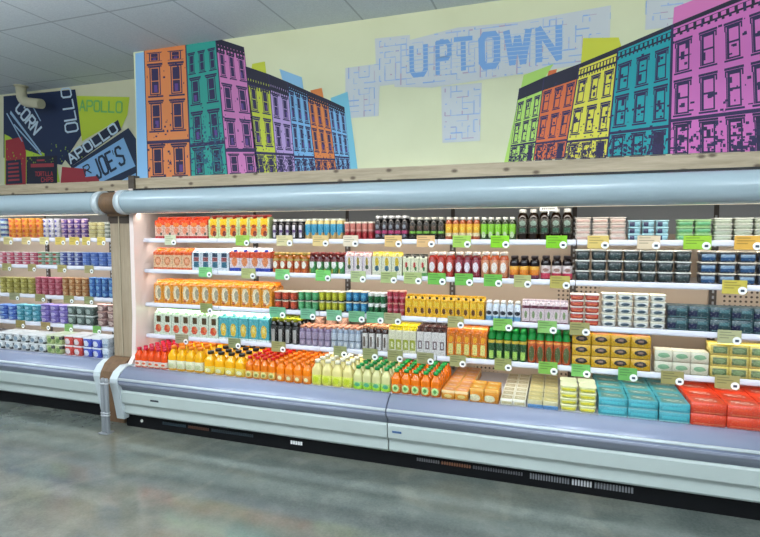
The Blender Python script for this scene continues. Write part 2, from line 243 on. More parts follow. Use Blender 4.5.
 ('D',0.894,1.299,4,0.202,'box',{'b': 'd8c468', 'm': [('r', 0.12, 0.88, 0.2, 0.8, '6c8458'), ('e', 0.5, 0.5, 0.3, 0.2, '90a878'), ('r', 0, 1, 0.88, 1, 'f0dc68')], 'd': 0.13},1,3,'straw yellow boxes with green labels','cheese_box','box'),
 ('E',-3.328,-2.998,5,0.160,'bottle',{'b': 'f0641c', 'lab': 'f0dccc', 'lm': [('r', 0, 1, 0, 0.5, 'f8ecd8'), ('e', 0.5, 0.5, 0.3, 0.2, 'f06a28')], 'cap': 'd81848', 'lz': (0.06, 0.34)},6,1,'magenta-capped blood orange juice bottles','juice_bottle','bottle'),
 ('E',-2.993,-2.646,4,0.197,'bottle',{'b': 'f6be10', 'lab': 'f0ecc8', 'lm': [('r', 0.2, 0.8, 0.1, 0.6, 'd8dca8')], 'cap': 'f88c08', 'lz': (0.08, 0.42)},6,1,'orange-capped yellow juice bottles','juice_bottle','bottle'),
 ('E',-2.642,-2.260,4,0.176,'bottle',{'b': 'fabe0c', 'lab': 'f8d848', 'lm': [('e', 0.5, 0.4, 0.26, 0.3, 'f8f4c0')], 'cap': '181410', 'lz': (0.05, 0.36)},6,1,'black-capped yellow juice bottles','juice_bottle','bottle'),
 ('E',-2.256,-1.993,4,0.169,'bottle',{'b': 'f08c10', 'lab': 'f0b850', 'lm': [('e', 0.5, 0.5, 0.36, 0.4, 'f4eca0'), ('r', 0.3, 0.7, 0.2, 0.6, 'a0a040')], 'cap': 'e01c1c', 'lz': (0.05, 0.36)},6,1,'red-capped orange juice bottles','juice_bottle','bottle'),
 ('E',-1.989,-1.697,4,0.161,'bottle',{'b': 'f89410', 'lab': 'f89418', 'lm': [('e', 0.5, 0.42, 0.24, 0.3, 'fcf0b8')], 'cap': 'f88a10', 'lz': (0.05, 0.36)},6,1,'orange-capped orange juice bottles','juice_bottle','bottle'),
 ('E',-1.693,-1.369,4,0.186,'bottle',{'b': 'e8dc9c', 'lab': 'ecf060', 'lm': [('r', 0.2, 0.8, 0.2, 0.8, 'd4e020')], 'cap': 'f4f0d8', 'lz': (0.06, 0.42)},4,1,'pale lemonade bottles','lemonade_bottle','bottle'),
 ('E',-1.365,-1.083,4,0.167,'bottle',{'b': 'dcd8a0', 'lab': 'b4dc70', 'lm': [('r', 0, 1, 0, 0.5, 'b8f028'), ('e', 0.5, 0.6, 0.3, 0.3, '58b888')], 'cap': '10984c', 'lz': (0.04, 0.34)},5,1,'green-capped limeade bottles','limeade_bottle','bottle'),
 ('E',-1.080,-0.729,5,0.166,'bottle',{'b': 'f08a10', 'lab': 'e88820', 'lm': [('e', 0.5, 0.5, 0.36, 0.45, 'ccf0a0'), ('e', 0.5, 0.5, 0.18, 0.22, '5ca850')], 'cap': '10a048', 'lz': (0.05, 0.4)},6,1,'green-capped orange juice bottles','juice_bottle','bottle'),
 ('E',-0.721,-0.539,2,0.060,'box',{'b': 'f4a428', 'm': [('r', 0, 1, 0.7, 1, 'f8d8a0'), ('e', 0.5, 0.35, 0.3, 0.2, 'fce088')], 'd': 'w', 'top': 'f0a878'},7,1,'peach-lidded egg bite boxes','egg_bite_box','box'),
 ('E',-0.529,-0.341,2,0.093,'box',{'b': 'f09c10', 'm': [('r', 0, 1, 0.76, 1, 'f4b440'), ('e', 0.35, 0.3, 0.4, 0.24, 'fcf4c8')], 'd': 'w', 'top': 'f0b840'},2,1,'amber cheese boxes','cheese_box','box'),
 ('E',-0.333,-0.170,2,0.042,'box',{'b': 'f4f0dc', 'm': [('r', 0.1, 0.9, 0.2, 0.6, 'dcd0a0')], 'd': 0.09, 'top': 'c8bc90'},7,1,'flat cream pasta trays','pasta_tray','tray'),
 ('E',-0.163,0.027,2,0.051,'box',{'b': 'd4cca0', 'm': [('r', 0, 1, 0, 0.45, '70a8dc')], 'd': 0.09, 'top': 'd8cc80'},7,1,'flat straw yellow pasta trays','pasta_tray','tray'),
 ('E',0.031,0.249,2,0.162,'tub',{'b': 'ecec90', 'm': [('r', 0.1, 0.9, 0.3, 0.7, 'f0e430')], 'lid': 'f6f4c8'},2,4,'pale yellow egg salad tubs','egg_salad_tub','tub'),
 ('E',0.257,0.752,3,0.112,'box',{'b': '48b0bc', 'm': [('r', 0, 1, 0.0, 0.12, 'b8f0f0'), ('r', 0.1, 0.9, 0.3, 0.6, '60cdd8')], 'd': 0.12, 'top': '6a9c90'},5,2,'turquoise meal boxes','meal_box','box'),
 ('E',0.753,1.302,3,0.132,'box',{'b': 'ee4a20', 'm': [('r', 0.08, 0.92, 0.1, 0.2, 'f88858'), ('r', 0.1, 0.6, 0.5, 0.7, 'f4582a')], 'd': 0.14, 'top': 'd8502c'},5,2,'red-orange meal boxes','meal_box','box'),
 ('FA',-5.357,-5.244,1,0.199,'cup',{'b': '3858a8', 'm': [('r', 0, 1, 0, 0.5, 'b8d8e0')], 'lid': 'e0e0e0'},1,4,'blue yogurt cups at the far end','yogurt_cup','cup'),
 ('FA',-5.230,-4.760,5,0.196,'cup',{'b': 'f0a018', 'm': [('e', 0.45, 0.5, 0.28, 0.3, 'e04818'), ('r', 0.0, 1, 0.85, 1, 'f4b83c')], 'lid': 'f0a430'},1,4,'orange and yellow yogurt cups','yogurt_cup','cup'),
 ('FA',-4.754,-4.533,3,0.188,'cup',{'b': 'dcdce8', 'm': [('e', 0.4, 0.5, 0.3, 0.3, '4040b0')], 'lid': 'e4e4f0'},1,4,'white and blue yogurt cups','yogurt_cup','cup'),
 ('FA',-4.526,-4.188,4,0.185,'cup',{'b': '7048a8', 'm': [('e', 0.5, 0.45, 0.3, 0.26, 'e8c8c8'), ('r', 0, 1, 0.8, 1, 'd8c8e0')], 'lid': '6848a0'},1,4,'purple yogurt cups','yogurt_cup','cup'),
 ('FA',-4.183,-3.984,2,0.150,'cup',{'b': 'e8e0a8', 'm': [('r', 0, 1, 0.0, 0.2, 'a8a070')], 'lid': 'f0ecc4'},1,4,'cream yogurt cups','yogurt_cup','cup'),
 ('FA',-3.978,-3.854,2,0.149,'cup',{'b': 'c8d0c8', 'm': [('r', 0, 1, 0.2, 0.5, '50605c')], 'lid': 'e4e8e4'},1,4,'grey and white yogurt cups','yogurt_cup','cup'),
 ('FB',-5.395,-4.853,5,0.123,'cup',{'b': 'd85878', 'm': [('e', 0.5, 0.5, 0.3, 0.26, 'f0d8dc')], 'lid': 'f0e4e0'},1,3,'pink yogurt cups','yogurt_cup','cup'),
 ('FB',-4.847,-4.563,3,0.128,'cup',{'b': 'b8c8b8', 'm': [('e', 0.5, 0.5, 0.3, 0.26, 'd83c38'), ('r', 0, 1, 0.7, 1, '48a060')], 'lid': 'e8f0e4'},1,3,'green and red yogurt cups','yogurt_cup','cup'),
 ('FB',-4.557,-4.284,3,0.131,'cup',{'b': '4458b0', 'm': [('e', 0.5, 0.5, 0.3, 0.3, 'd4dcf0')], 'lid': 'e0e8f4'},1,3,'dark blue yogurt cups','yogurt_cup','cup'),
 ('FB',-4.278,-3.872,4,0.130,'cup',{'b': '5884d4', 'm': [('e', 0.5, 0.5, 0.26, 0.2, 'a0b8e8')], 'lid': '7ca0e0'},1,3,'cornflower blue yogurt cups','yogurt_cup','cup'),
 ('FC',-5.398,-4.902,5,0.159,'cup',{'b': 'a89c30', 'm': [('e', 0.5, 0.5, 0.3, 0.3, 'd8cc70')], 'lid': 'b8ac50'},1,3,'olive yellow yogurt cups','yogurt_cup','cup'),
 ('FC',-4.895,-4.545,4,0.171,'cup',{'b': 'b83c58', 'm': [('e', 0.5, 0.5, 0.3, 0.3, 'e08c98')], 'lid': 'd06880'},1,3,'raspberry red yogurt cups','yogurt_cup','cup'),
 ('FC',-4.538,-4.203,4,0.176,'cup',{'b': 'b87830', 'm': [('e', 0.5, 0.5, 0.3, 0.3, 'e4bc8c')], 'lid': 'd09858'},1,3,'caramel yogurt cups','yogurt_cup','cup'),
 ('FC',-4.197,-3.882,4,0.185,'cup',{'b': '1c68b8', 'm': [('e', 0.5, 0.5, 0.3, 0.3, '80b8e4')], 'lid': '3c88cc'},1,3,'ocean blue yogurt cups','yogurt_cup','cup'),
 ('FD',-5.432,-5.182,2,0.149,'cup',{'b': '3468c8', 'm': [('e', 0.5, 0.5, 0.3, 0.3, 'a8c8f0')], 'lid': '6898dc'},1,3,'royal blue yogurt cups','yogurt_cup','cup'),
 ('FD',-5.175,-4.858,3,0.162,'cup',{'b': '3ca4b8', 'm': [('e', 0.5, 0.5, 0.3, 0.3, 'a8dcec')], 'lid': '68bccc'},1,3,'teal yogurt cups','yogurt_cup','cup'),
 ('FD',-4.851,-4.482,3,0.177,'cup',{'b': '7c68c0', 'm': [('e', 0.5, 0.5, 0.3, 0.3, 'ccc0ec')], 'lid': 'a08cd4'},1,3,'lavender yogurt cups','yogurt_cup','cup'),
 ('FD',-4.476,-4.136,3,0.184,'tub',{'b': '38544c', 'm': [('e', 0.4, 0.5, 0.3, 0.3, 'a8b8b0')], 'lid': 'dce4e0'},1,2,'dark green cottage cheese tubs','cottage_cheese_tub','tub'),
 ('FD',-4.123,-3.881,2,0.211,'cup',{'b': 'a07c78', 'm': [('e', 0.5, 0.5, 0.3, 0.3, 'dcc4b8')], 'lid': 'c8a498'},1,3,'dusky pink yogurt cups','yogurt_cup','cup'),
 ('FE',-5.146,-4.486,6,0.156,'tub',{'b': 'e8ecec', 'm': [('e', 0.5, 0.5, 0.26, 0.3, '88a0b0'), ('r', 0, 0.3, 0.6, 1, '202428'), ('r', 0.7, 1, 0, 0.3, '202428')], 'lid': 'f0f2f2'},2,2,'white sour cream tubs','sour_cream_tub','tub'),
 ('FE',-4.480,-4.281,2,0.174,'tub',{'b': 'c8d890', 'm': [('e', 0.5, 0.5, 0.26, 0.3, '78a040'), ('r', 0.7, 1, 0.6, 1, '202820')], 'lid': 'e8f0d0'},2,2,'green sour cream tubs','sour_cream_tub','tub'),
 ('FE',-4.263,-4.040,2,0.179,'tub',{'b': 'e03420', 'm': [('e', 0.4, 0.45, 0.3, 0.36, 'f8ecec')], 'lid': 'f4f0f0'},2,2,'red-white sour cream tubs','sour_cream_tub','tub'),
 ('FE',-4.035,-3.818,2,0.175,'tub',{'b': '1c44c8', 'm': [('e', 0.4, 0.45, 0.3, 0.36, 'e8ecf8')], 'lid': 'f0f2f8'},2,2,'blue-white sour cream tubs','sour_cream_tub','tub'),
 ('FE',-3.812,-3.732,1,0.185,'tub',{'b': 'd0dce8', 'm': [('r', 0.1, 0.9, 0.3, 0.5, '98b0c8')], 'lid': 'e4eaf0'},2,2,'clear grated cheese tubs','grated_cheese_tub','tub'),
]
TAGS = [
 ('A',-3.090,0.114,'dfe6c8'),
 ('A',-2.384,0.125,'b4d86c'),
 ('A',-2.005,0.140,'e6dcb0'),
 ('A',-1.698,0.133,'ecd49c'),
 ('A',-1.453,0.120,'efe2cc'),
 ('A',-1.123,0.129,'eacb90'),
 ('A',-0.882,0.131,'ecc896'),
 ('A',-0.627,0.125,'b8dc70'),
 ('A',-0.369,0.122,'a0dc30'),
 ('A',-0.008,0.130,'9ad830'),
 ('A',0.243,0.127,'ecd488'),
 ('A',0.532,0.128,'eedcc0'),
 ('A',0.795,0.148,'b4dc50'),
 ('A',1.056,0.140,'ecc060'),
 ('B',-2.745,0.128,'9cdc98'),
 ('B',-2.334,0.130,'c8cc90'),
 ('B',-2.027,0.124,'98d890'),
 ('B',-1.679,0.125,'94dc84'),
 ('B',-1.394,0.119,'c4d0a0'),
 ('B',-1.156,0.122,'bcc890'),
 ('B',-0.976,0.133,'c0cc90'),
 ('B',-0.801,0.129,'88c864'),
 ('B',-0.610,0.125,'88c864'),
 ('B',-0.412,0.121,'88c864'),
 ('B',-0.218,0.110,'c4c48c'),
 ('B',0.019,0.124,'c8bc70'),
 ('B',0.997,0.127,'dccc68'),
 ('C',-2.743,0.119,'a8b078'),
 ('C',-2.075,0.143,'88c4a0'),
 ('C',-1.809,0.128,'88c0a0'),
 ('C',-1.590,0.124,'90c4a0'),
 ('C',-1.407,0.128,'88bc94'),
 ('C',-1.261,0.133,'88bc94'),
 ('C',-1.126,0.130,'b4b48c'),
 ('C',-0.664,0.113,'bcb884'),
 ('C',-0.342,0.126,'98cc70'),
 ('C',-0.054,0.120,'a0cc80'),
 ('C',0.146,0.121,'b4b07c'),
 ('C',0.982,0.123,'c8c8a0'),
 ('D',-2.998,0.134,'b0ac90'),
 ('D',-2.477,0.115,'a4ac80'),
 ('D',-2.070,0.125,'b4b480'),
 ('D',-1.542,0.107,'acb080'),
 ('D',-1.300,0.118,'a8ac7c'),
 ('D',-1.106,0.115,'acac7c'),
 ('D',-0.881,0.125,'acac84'),
 ('D',-0.647,0.113,'b0b080'),
 ('D',-0.336,0.113,'acb078'),
 ('D',-0.044,0.120,'98c868'),
 ('D',0.160,0.115,'8cc878'),
 ('D',0.437,0.109,'88c474'),
 ('D',0.689,0.126,'b4ac78'),
 ('D',0.981,0.129,'bcb880'),
 ('FA',-5.166,0.125,'e8dca0'),
 ('FA',-4.920,0.121,'ecd8a0'),
 ('FA',-4.681,0.118,'f0e4a8'),
 ('FA',-4.475,0.127,'f0d878'),
 ('FA',-4.299,0.124,'f0d878'),
 ('FA',-4.152,0.097,'ecd880'),
 ('FA',-3.971,0.095,'f0dc80'),
 ('FB',-5.203,0.126,'c0b880'),
 ('FB',-4.860,0.107,'bcb07c'),
 ('FB',-4.468,0.115,'c8bc80'),
 ('FB',-4.131,0.110,'c0b888'),
 ('FC',-5.115,0.139,'acac88'),
 ('FC',-4.767,0.133,'a8a474'),
 ('FC',-4.397,0.127,'b0ac78'),
 ('FC',-4.147,0.111,'acb080'),
 ('FD',-5.051,0.125,'a89c64'),
 ('FD',-4.711,0.120,'b09c68'),
 ('FD',-4.412,0.102,'98c078'),
 ('FD',-4.062,0.098,'8cc070'),
]
BUILDINGS = [([(-3.765, 3.358), (-3.281, 3.338), (-3.257, 2.134), (-3.761, 2.137)], 'e0864a', 2, [(0.04, 0.1), (0.14, 0.36), (0.42, 0.63), (0.76, 0.98)], 1, 0), ([(-3.281, 3.338), (-2.957, 3.364), (-2.857, 2.143), (-3.257, 2.134)], '2a9c8e', 2, [(0.08, 0.22), (0.27, 0.45), (0.53, 0.74), (0.8, 0.99)], 1, 0), ([(-2.957, 3.364), (-2.662, 3.248), (-2.527, 2.145), (-2.857, 2.143)], 'cf7cb4', 2, [(0.1, 0.27), (0.34, 0.52), (0.6, 0.8), (0.86, 0.99)], 1, 0.07), ([(-2.652, 3.083), (-2.418, 2.992), (-2.343, 2.132), (-2.553, 2.134)], 'c6cc3a', 2, [(0.18, 0.4), (0.48, 0.72), (0.84, 1)], 1, 0.17), ([(-2.418, 2.992), (-2.233, 2.908), (-2.166, 2.131), (-2.343, 2.132)], 'b99cd0', 2, [(0.2, 0.42), (0.5, 0.74), (0.84, 1)], 1, 0.16), ([(-2.233, 2.908), (-2.052, 2.82), (-1.969, 2.134), (-2.166, 2.131)], '7ab2dc', 3, [(0.12, 0.4), (0.48, 0.74), (0.86, 1)], 1, 0.08), ([(-2.052, 2.82), (-1.858, 2.73), (-1.778, 2.132), (-1.969, 2.134)], 'e08440', 3, [(0.14, 0.4), (0.48, 0.74), (0.88, 1)], 1, 0.1), ([(-1.858, 2.73), (-1.704, 2.653), (-1.649, 2.132), (-1.778, 2.132)], '7ab2dc', 3, [(0.14, 0.4), (0.48, 0.74), (0.84, 1)], 1, 0.1), ([(-0.297, 2.68), (-0.121, 2.746), (-0.185, 2.151), (-0.366, 2.144)], 'b6dc6a', 3, [(0.22, 0.44), (0.5, 0.74), (0.82, 1)], 0.4, 0.16), ([(-0.121, 2.746), (0.121, 2.818), (0.03, 2.152), (-0.185, 2.151)], 'e0703c', 3, [(0.2, 0.42), (0.5, 0.74), (0.84, 1)], 0.6, 0.16), ([(0.121, 2.818), (0.37, 2.902), (0.317, 2.149), (0.03, 2.152)], 'e6dc4c', 3, [(0.2, 0.42), (0.5, 0.74), (0.86, 1)], 0.5, 0.14), ([(0.37, 2.902), (0.702, 3.018), (0.709, 2.15), (0.317, 2.149)], '16a0a8', 3, [(0.18, 0.4), (0.47, 0.72), (0.82, 1)], 0.3, 0.1), ([(0.702, 3.018), (1.259, 3.203), (1.346, 2.141), (0.709, 2.15)], 'd873bc', 4, [(0.16, 0.38), (0.46, 0.7), (0.78, 1)], 0.3, 0.09)]
SHAPES = [('8fc0e8', [(-3.868, 3.325), (-3.766, 3.329), (-3.753, 2.13), (-3.888, 2.129)]), ('c6cc3a', [(-2.581, 3.095), (-2.453, 3.103), (-2.437, 2.967), (-2.592, 3.036)]), ('8cbcdc', [(-2.311, 3.025), (-2.096, 2.934), (-2.076, 2.801), (-2.276, 2.911)]), ('e08440', [(-2.016, 2.817), (-1.91, 2.828), (-1.893, 2.746), (-1.999, 2.755)]), ('78c0d4', [(-1.829, 2.738), (-1.675, 2.777), (-1.587, 2.135), (-1.706, 2.129)]), ('b6dc6a', [(-0.265, 2.775), (-0.054, 2.836), (-0.126, 2.729), (-0.293, 2.14), (-0.397, 2.142)]), ('e0703c', [(-0.09, 2.789), (-0.033, 2.796), (-0.04, 2.746), (-0.101, 2.727)]), ('d4d43c', [(0.14, 2.995), (0.373, 2.972), (0.398, 2.887), (0.128, 2.792)]), ('e07cba', [(0.711, 3.129), (0.851, 3.17), (1.277, 3.233), (1.285, 3.033), (0.704, 2.97)])]
MAPS = [[(-1.436, 3.178), (-1.142, 3.172), (-1.141, 2.987), (-1.171, 2.803), (-1.42, 2.797)], [(-1.695, 2.971), (-1.388, 2.978), (-1.404, 2.56), (-1.697, 2.56)], [(-0.887, 2.749), (-0.573, 2.749), (-0.581, 2.314), (-0.874, 2.314)], [(-1.27, 3.116), (-0.761, 3.181), (-0.321, 3.166), (0.317, 3.198), (0.315, 2.82), (-0.96, 2.747), (-1.269, 2.78)], [(0.54, 3.204), (0.861, 3.17), (0.731, 3.002), (0.538, 3.003)]]
UPTOWN = [('U', [(-1.157, 3.088), (-0.986, 3.089), (-0.985, 2.843), (-1.15, 2.839)]), ('P', [(-0.942, 3.1), (-0.803, 3.101), (-0.8, 2.839), (-0.937, 2.833)]), ('T', [(-0.809, 3.107), (-0.63, 3.102), (-0.627, 2.85), (-0.8, 2.848)]), ('O', [(-0.608, 3.116), (-0.438, 3.112), (-0.434, 2.852), (-0.599, 2.85)]), ('W', [(-0.433, 3.116), (-0.2, 3.104), (-0.195, 2.855), (-0.424, 2.857)]), ('N', [(-0.2, 3.109), (0.009, 3.109), (0.01, 2.86), (-0.192, 2.855)])]
POSTER = [('14284e', [(-6.6, 3.319), (-5.417, 3.3), (-5.338, 2.775), (-5.673, 2.431), (-6.651, 2.562)]), ('c4d83a', [(-5.398, 3.223), (-4.615, 3.144), (-4.652, 2.951), (-4.753, 2.797), (-4.788, 2.903), (-5.342, 2.692)]), ('b8d840', [(-6.613, 2.853), (-5.949, 2.579), (-5.951, 2.53), (-5.767, 2.521), (-5.717, 2.225), (-6.655, 2.229)]), ('14284e', [(-6.6, 3.319), (-6.34, 3.223), (-5.984, 2.556), (-6.271, 2.645), (-6.611, 2.878)]), ('a82c38', [(-6.6, 2.776), (-6.314, 2.802), (-6.255, 2.619), (-6.28, 2.217), (-6.637, 2.218)]), ('1c2440', [(-6.606, 2.522), (-6.349, 2.528), (-6.339, 2.232), (-6.626, 2.228)]), ('1c2036', [(-6.249, 2.556), (-5.74, 2.544), (-5.758, 2.211), (-6.27, 2.222)]), ('14203e', [(-5.642, 2.515), (-4.788, 2.903), (-4.742, 2.785), (-5.528, 2.401)]), ('20304e', [(-5.528, 2.401), (-4.643, 2.802), (-4.523, 2.657), (-4.543, 2.16), (-5.361, 2.184)]), ('88b8e4', [(-5.506, 2.376), (-4.716, 2.698), (-4.558, 2.368), (-5.109, 2.191), (-5.266, 2.182)]), ('88b8e4', [(-4.864, 2.179), (-4.555, 2.292), (-4.543, 2.16)]), ('a83440', [(-5.668, 2.407), (-5.289, 2.367), (-5.309, 2.272), (-5.105, 2.281), (-5.096, 2.21), (-5.702, 2.21)])]
POSTER_TEXT = [('APOLLO', [(-5.609, 2.526), (-4.834, 2.876), (-4.772, 2.785), (-5.536, 2.433)], 'c8dcea', 0.17), ("JOE'S", [(-5.222, 2.443), (-4.761, 2.608), (-4.686, 2.419), (-5.132, 2.239)], '1c2c48', 0.13), ('R', [(-5.351, 2.386), (-5.238, 2.429), (-5.196, 2.323), (-5.318, 2.284)], '1c2c48', 0.13), ('CORN', [(-6.297, 3.239), (-5.964, 2.887), (-6.095, 2.804), (-6.408, 3.149)], 'c8dcea', 0.16), ('OLLO', [(-5.582, 2.79), (-5.637, 3.339), (-5.495, 3.336), (-5.382, 2.802)], 'c8dcea', 0.09), ('APOLLO', [(-5.36, 3.168), (-4.705, 3.096), (-4.716, 2.978), (-5.366, 3.05)], '7cc46c', 0.14), ('TORTILLA', [(-6.115, 2.363), (-5.817, 2.356), (-5.819, 2.307), (-6.118, 2.313)], 'c04048', 0.14), ('CHIPS', [(-6.016, 2.289), (-5.814, 2.287), (-5.816, 2.238), (-6.019, 2.239)], 'c04048', 0.14)]
POSTER_LINES = [[(-6.496, 3.098), (-6.48, 3.134), (-5.998, 2.606), (-6.012, 2.594)], [(-6.445, 2.956), (-6.427, 2.967), (-5.983, 2.568), (-6.001, 2.557)], [(-6.134, 3.187), (-6.117, 3.19), (-5.976, 2.974), (-5.99, 2.967)], [(-6.56, 3.102), (-6.542, 3.109), (-6.3, 2.746), (-6.314, 2.74)]]
PIPE = [(-6.02, 3.2), (-5.681, 3.126)]
SIGN = (-0.062, 1.750)

# ------------------------------------------------------------------ structure
CEIL, WALL = 3.34, 4.08
def ceiling_mat():
    t = NT('ceiling_tiles'); p = t.n('ShaderNodeNewGeometry').outputs['Position']; sp = t.n('ShaderNodeSeparateXYZ'); t.put(sp.inputs[0], p)
    def grid(v, off, pitch, w):
        a = t.math('FRACT', t.math('DIVIDE', t.math('ADD', v, off), pitch))
        return t.math('LESS_THAN', t.math('ABSOLUTE', t.math('SUBTRACT', a, .5)), w / pitch / 2)
    f = t.math('MAXIMUM', grid(sp.outputs[0], .93 + .305 + 12.2, .61, .016), grid(sp.outputs[1], -3.29 + .61 + 12.2, 1.22, .018))
    nz = t.noise(p, 90, 3, .7); base = t.ramp(nz, ((.3, 'c4ccd3'), (.7, 'd8dfe4')))
    t.put(t.b.inputs['Base Color'], t.mix(f, base, lin('aab2ba'))); t.b.inputs['Roughness'].default_value = .9
    bp = t.n('ShaderNodeBump'); bp.inputs['Strength'].default_value = .4; bp.inputs['Distance'].default_value = .004
    t.put(bp.inputs['Height'], t.math('SUBTRACT', t.math('MULTIPLY', nz, .3), f)); t.put(t.b.inputs['Normal'], bp.outputs[0])
    return t.m
def floor_mat():
    t = NT('polished_concrete'); p = t.n('ShaderNodeNewGeometry').outputs['Position']
    mp = t.n('ShaderNodeMapping'); t.put(mp.inputs[0], p); mp.inputs['Scale'].default_value = (.55, 1.3, 1)
    big = t.noise(mp.outputs[0], .9, 4, .6); mid = t.noise(p, 4.5, 6, .65); fine = t.noise(p, 60, 3, .7)
    c = t.ramp(big, ((.34, '3c4441'), (.5, '525a55'), (.68, '74705f')))  # warm tan patches: partly concrete, partly reflections put into the colour
    c = t.mix(t.math('MULTIPLY', mid, .55), c, t.ramp(mid, ((.38, '39413f'), (.62, '777a72')))) 
    c = t.mix(.18, c, t.ramp(fine, ((.3, '505654'), (.7, '8d908a'))))
    w = t.n('ShaderNodeTexWave'); w.inputs['Scale'].default_value = .5; w.inputs['Distortion'].default_value = 14; w.inputs['Detail'].default_value = 4; w.inputs['Detail Scale'].default_value = .8
    t.put(w.inputs['Vector'], p)
    vein_glint = t.ramp(w.outputs[1], ((.93, '000000'), (.99, 'ffffff')))
    c = t.mix(t.math('MULTIPLY', t.math('MULTIPLY', vein_glint, t.math('GREATER_THAN', big, .5)), .05), c, lin('b8ae9a'))  # cream streaks: concrete veins plus warm floor reflections painted into the colour
    t.put(t.b.inputs['Base Color'], c)
    t.put(t.b.inputs['Roughness'], t.math('ADD', .03, t.math('MULTIPLY', mid, .14)))
    t.b.inputs['Specular IOR Level'].default_value = .9
    bp = t.n('ShaderNodeBump'); bp.inputs['Strength'].default_value = .12; bp.inputs['Distance'].default_value = .01
    t.put(bp.inputs['Height'], t.noise(p, 2.2, 2)); t.put(t.b.inputs['Normal'], bp.outputs[0])
    return t.m
def wall_mat(name, a, b):
    t = NT(name); p = t.n('ShaderNodeNewGeometry').outputs['Position']
    t.put(t.b.inputs['Base Color'], t.ramp(t.noise(p, 3, 3), ((.3, a), (.7, b)))); t.b.inputs['Roughness'].default_value = .6
    return t.m
def wood_mat(name, a, b, knots=True, vertical=False, glossy=.55):
    t = NT(name); p = t.n('ShaderNodeNewGeometry').outputs['Position']; mp = t.n('ShaderNodeMapping'); t.put(mp.inputs[0], p)
    mp.inputs['Scale'].default_value = (9, 9, .7) if vertical else (.7, 9, 9)
    n1 = t.noise(mp.outputs[0], 3.2, 5, .6); n2 = t.noise(mp.outputs[0], 14, 4, .7)
    c = t.ramp(t.math('ADD', t.math('MULTIPLY', n1, .7), t.math('MULTIPLY', n2, .3)), ((.35, a), (.65, b)))
    if knots:
        s3 = t.n('ShaderNodeSeparateXYZ'); t.put(s3.inputs[0], p); cb = t.n('ShaderNodeCombineXYZ'); t.put(cb.inputs[0], s3.outputs[0]); t.put(cb.inputs[1], t.math('MULTIPLY', s3.outputs[2], 1.7))
        vo = t.n('ShaderNodeTexVoronoi', voronoi_dimensions='2D'); vo.inputs['Scale'].default_value = 4.2; t.put(vo.inputs['Vector'], cb.outputs[0])
        f = t.ramp(vo.outputs['Distance'], ((.05, 'ffffff'), (.14, '000000')))
        c = t.mix(t.math('MULTIPLY', f, .8), c, lin('4a3224'))
    t.put(t.b.inputs['Base Color'], c); t.b.inputs['Roughness'].default_value = glossy
    return t.m
M_WALL = wall_mat('cream_paint', 'dbdcb4', 'e0e1ba')
M_WALL2 = wall_mat('cream_paint_recess', 'd6d4b4', 'dcd9ba')
def struct(name, b, parent=None): return tag(b.build(name, parent), kind='structure')
b = MB(); b.box(-9, 4, -4, 5.2, -.1, 0, floor_mat()); struct('floor', b)
b = MB(); b.box(-9, 4, -4, 5.2, CEIL, CEIL + .1, ceiling_mat()); struct('ceiling', b)
b = MB(); b.box(-3.895, 4, WALL, WALL + .12, 1.99, CEIL, M_WALL); struct('wall_back', b)
b = MB(); b.box(-9, -3.895, 4.76, 4.88, 0, CEIL, M_WALL2); struct('wall_recess', b)
b = MB(); b.box(-3.895, -3.78, WALL + .12, 4.88, 1.99, CEIL, M_WALL2); struct('wall_return', b)
b = MB(); b.box(-3.895, 4, 4.76, 4.88, 0, 1.99, M_WALL2); struct('wall_rear', b)
PINE = wood_mat('knotty_pine', 'a8967a', 'cdbb9e')
b = MB(); b.box(-3.86, 3.0, 4.02, 4.078, 1.99, 2.135, PINE); struct('trim_1', b)
b = MB(); b.box(-7.4, -3.93, 4.12, 4.16, 1.99, 2.135, PINE); struct('trim_2', b)
b = MB(); b.box(-3.93, -3.862, 4.0, 4.16, 1.99, 2.16, wood_mat('dark_pine', '4a4036', '66594a', False)); struct('trim_3', b)

# ------------------------------------------------------------------ chilled cases
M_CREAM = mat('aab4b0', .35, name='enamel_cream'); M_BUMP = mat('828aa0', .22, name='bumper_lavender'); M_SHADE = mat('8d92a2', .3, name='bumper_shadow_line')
M_TUBE = mat('98a8ae', .13, name='canopy_pale_blue'); M_RING = mat('bcc5c8', .3, name='canopy_ring'); M_KICK = mat('050609', .7, spec=.2, name='kick_black')
M_RAIL = mat('cacad4', .3, name='shelf_white'); M_SHELF = mat('c9c6c4', .35, name='shelf_top'); M_GAP = mat('141212', .6, name='dark_steel')
M_ENDP = mat('e6d4cc', .28, name='end_panel_pinkish'); M_LAMP = mat('fff0d8', .4, 0, 1.5, name='lamp_tube')
def back_mat():
    t = NT('perforated_back_panel'); p = t.n('ShaderNodeNewGeometry').outputs['Position']; sp = t.n('ShaderNodeSeparateXYZ'); t.put(sp.inputs[0], p)
    def tri(v, pitch, off=0.): return t.math('ABSOLUTE', t.math('SUBTRACT', t.math('FRACT', t.math('DIVIDE', t.math('ADD', v, 20. + off), pitch)), .5))
    dot = t.math('LESS_THAN', t.math('ADD', t.math('POWER', tri(sp.outputs[0], .032), 2.), t.math('POWER', tri(sp.outputs[2], .032), 2.)), .06)
    zone = None
    for x0, x1, z0, z1 in ((-.10, .33, .50, .74), (-.62, -.42, .5, .66), (1.08, 1.9, .3, 1.28), (.0, .3, 1.05, 1.25)):
        f = t.math('MULTIPLY', t.math('COMPARE', sp.outputs[0], (x0 + x1) / 2, (x1 - x0) / 2), t.math('COMPARE', sp.outputs[2], (z0 + z1) / 2, (z1 - z0) / 2))
        zone = f if zone is None else t.math('MAXIMUM', zone, f)
    t.put(t.b.inputs['Base Color'], t.mix(t.math('MULTIPLY', dot, zone), lin('d9c6b0'), lin('5a4a3e'))); t.b.inputs['Roughness'].default_value = .4
    return t.m
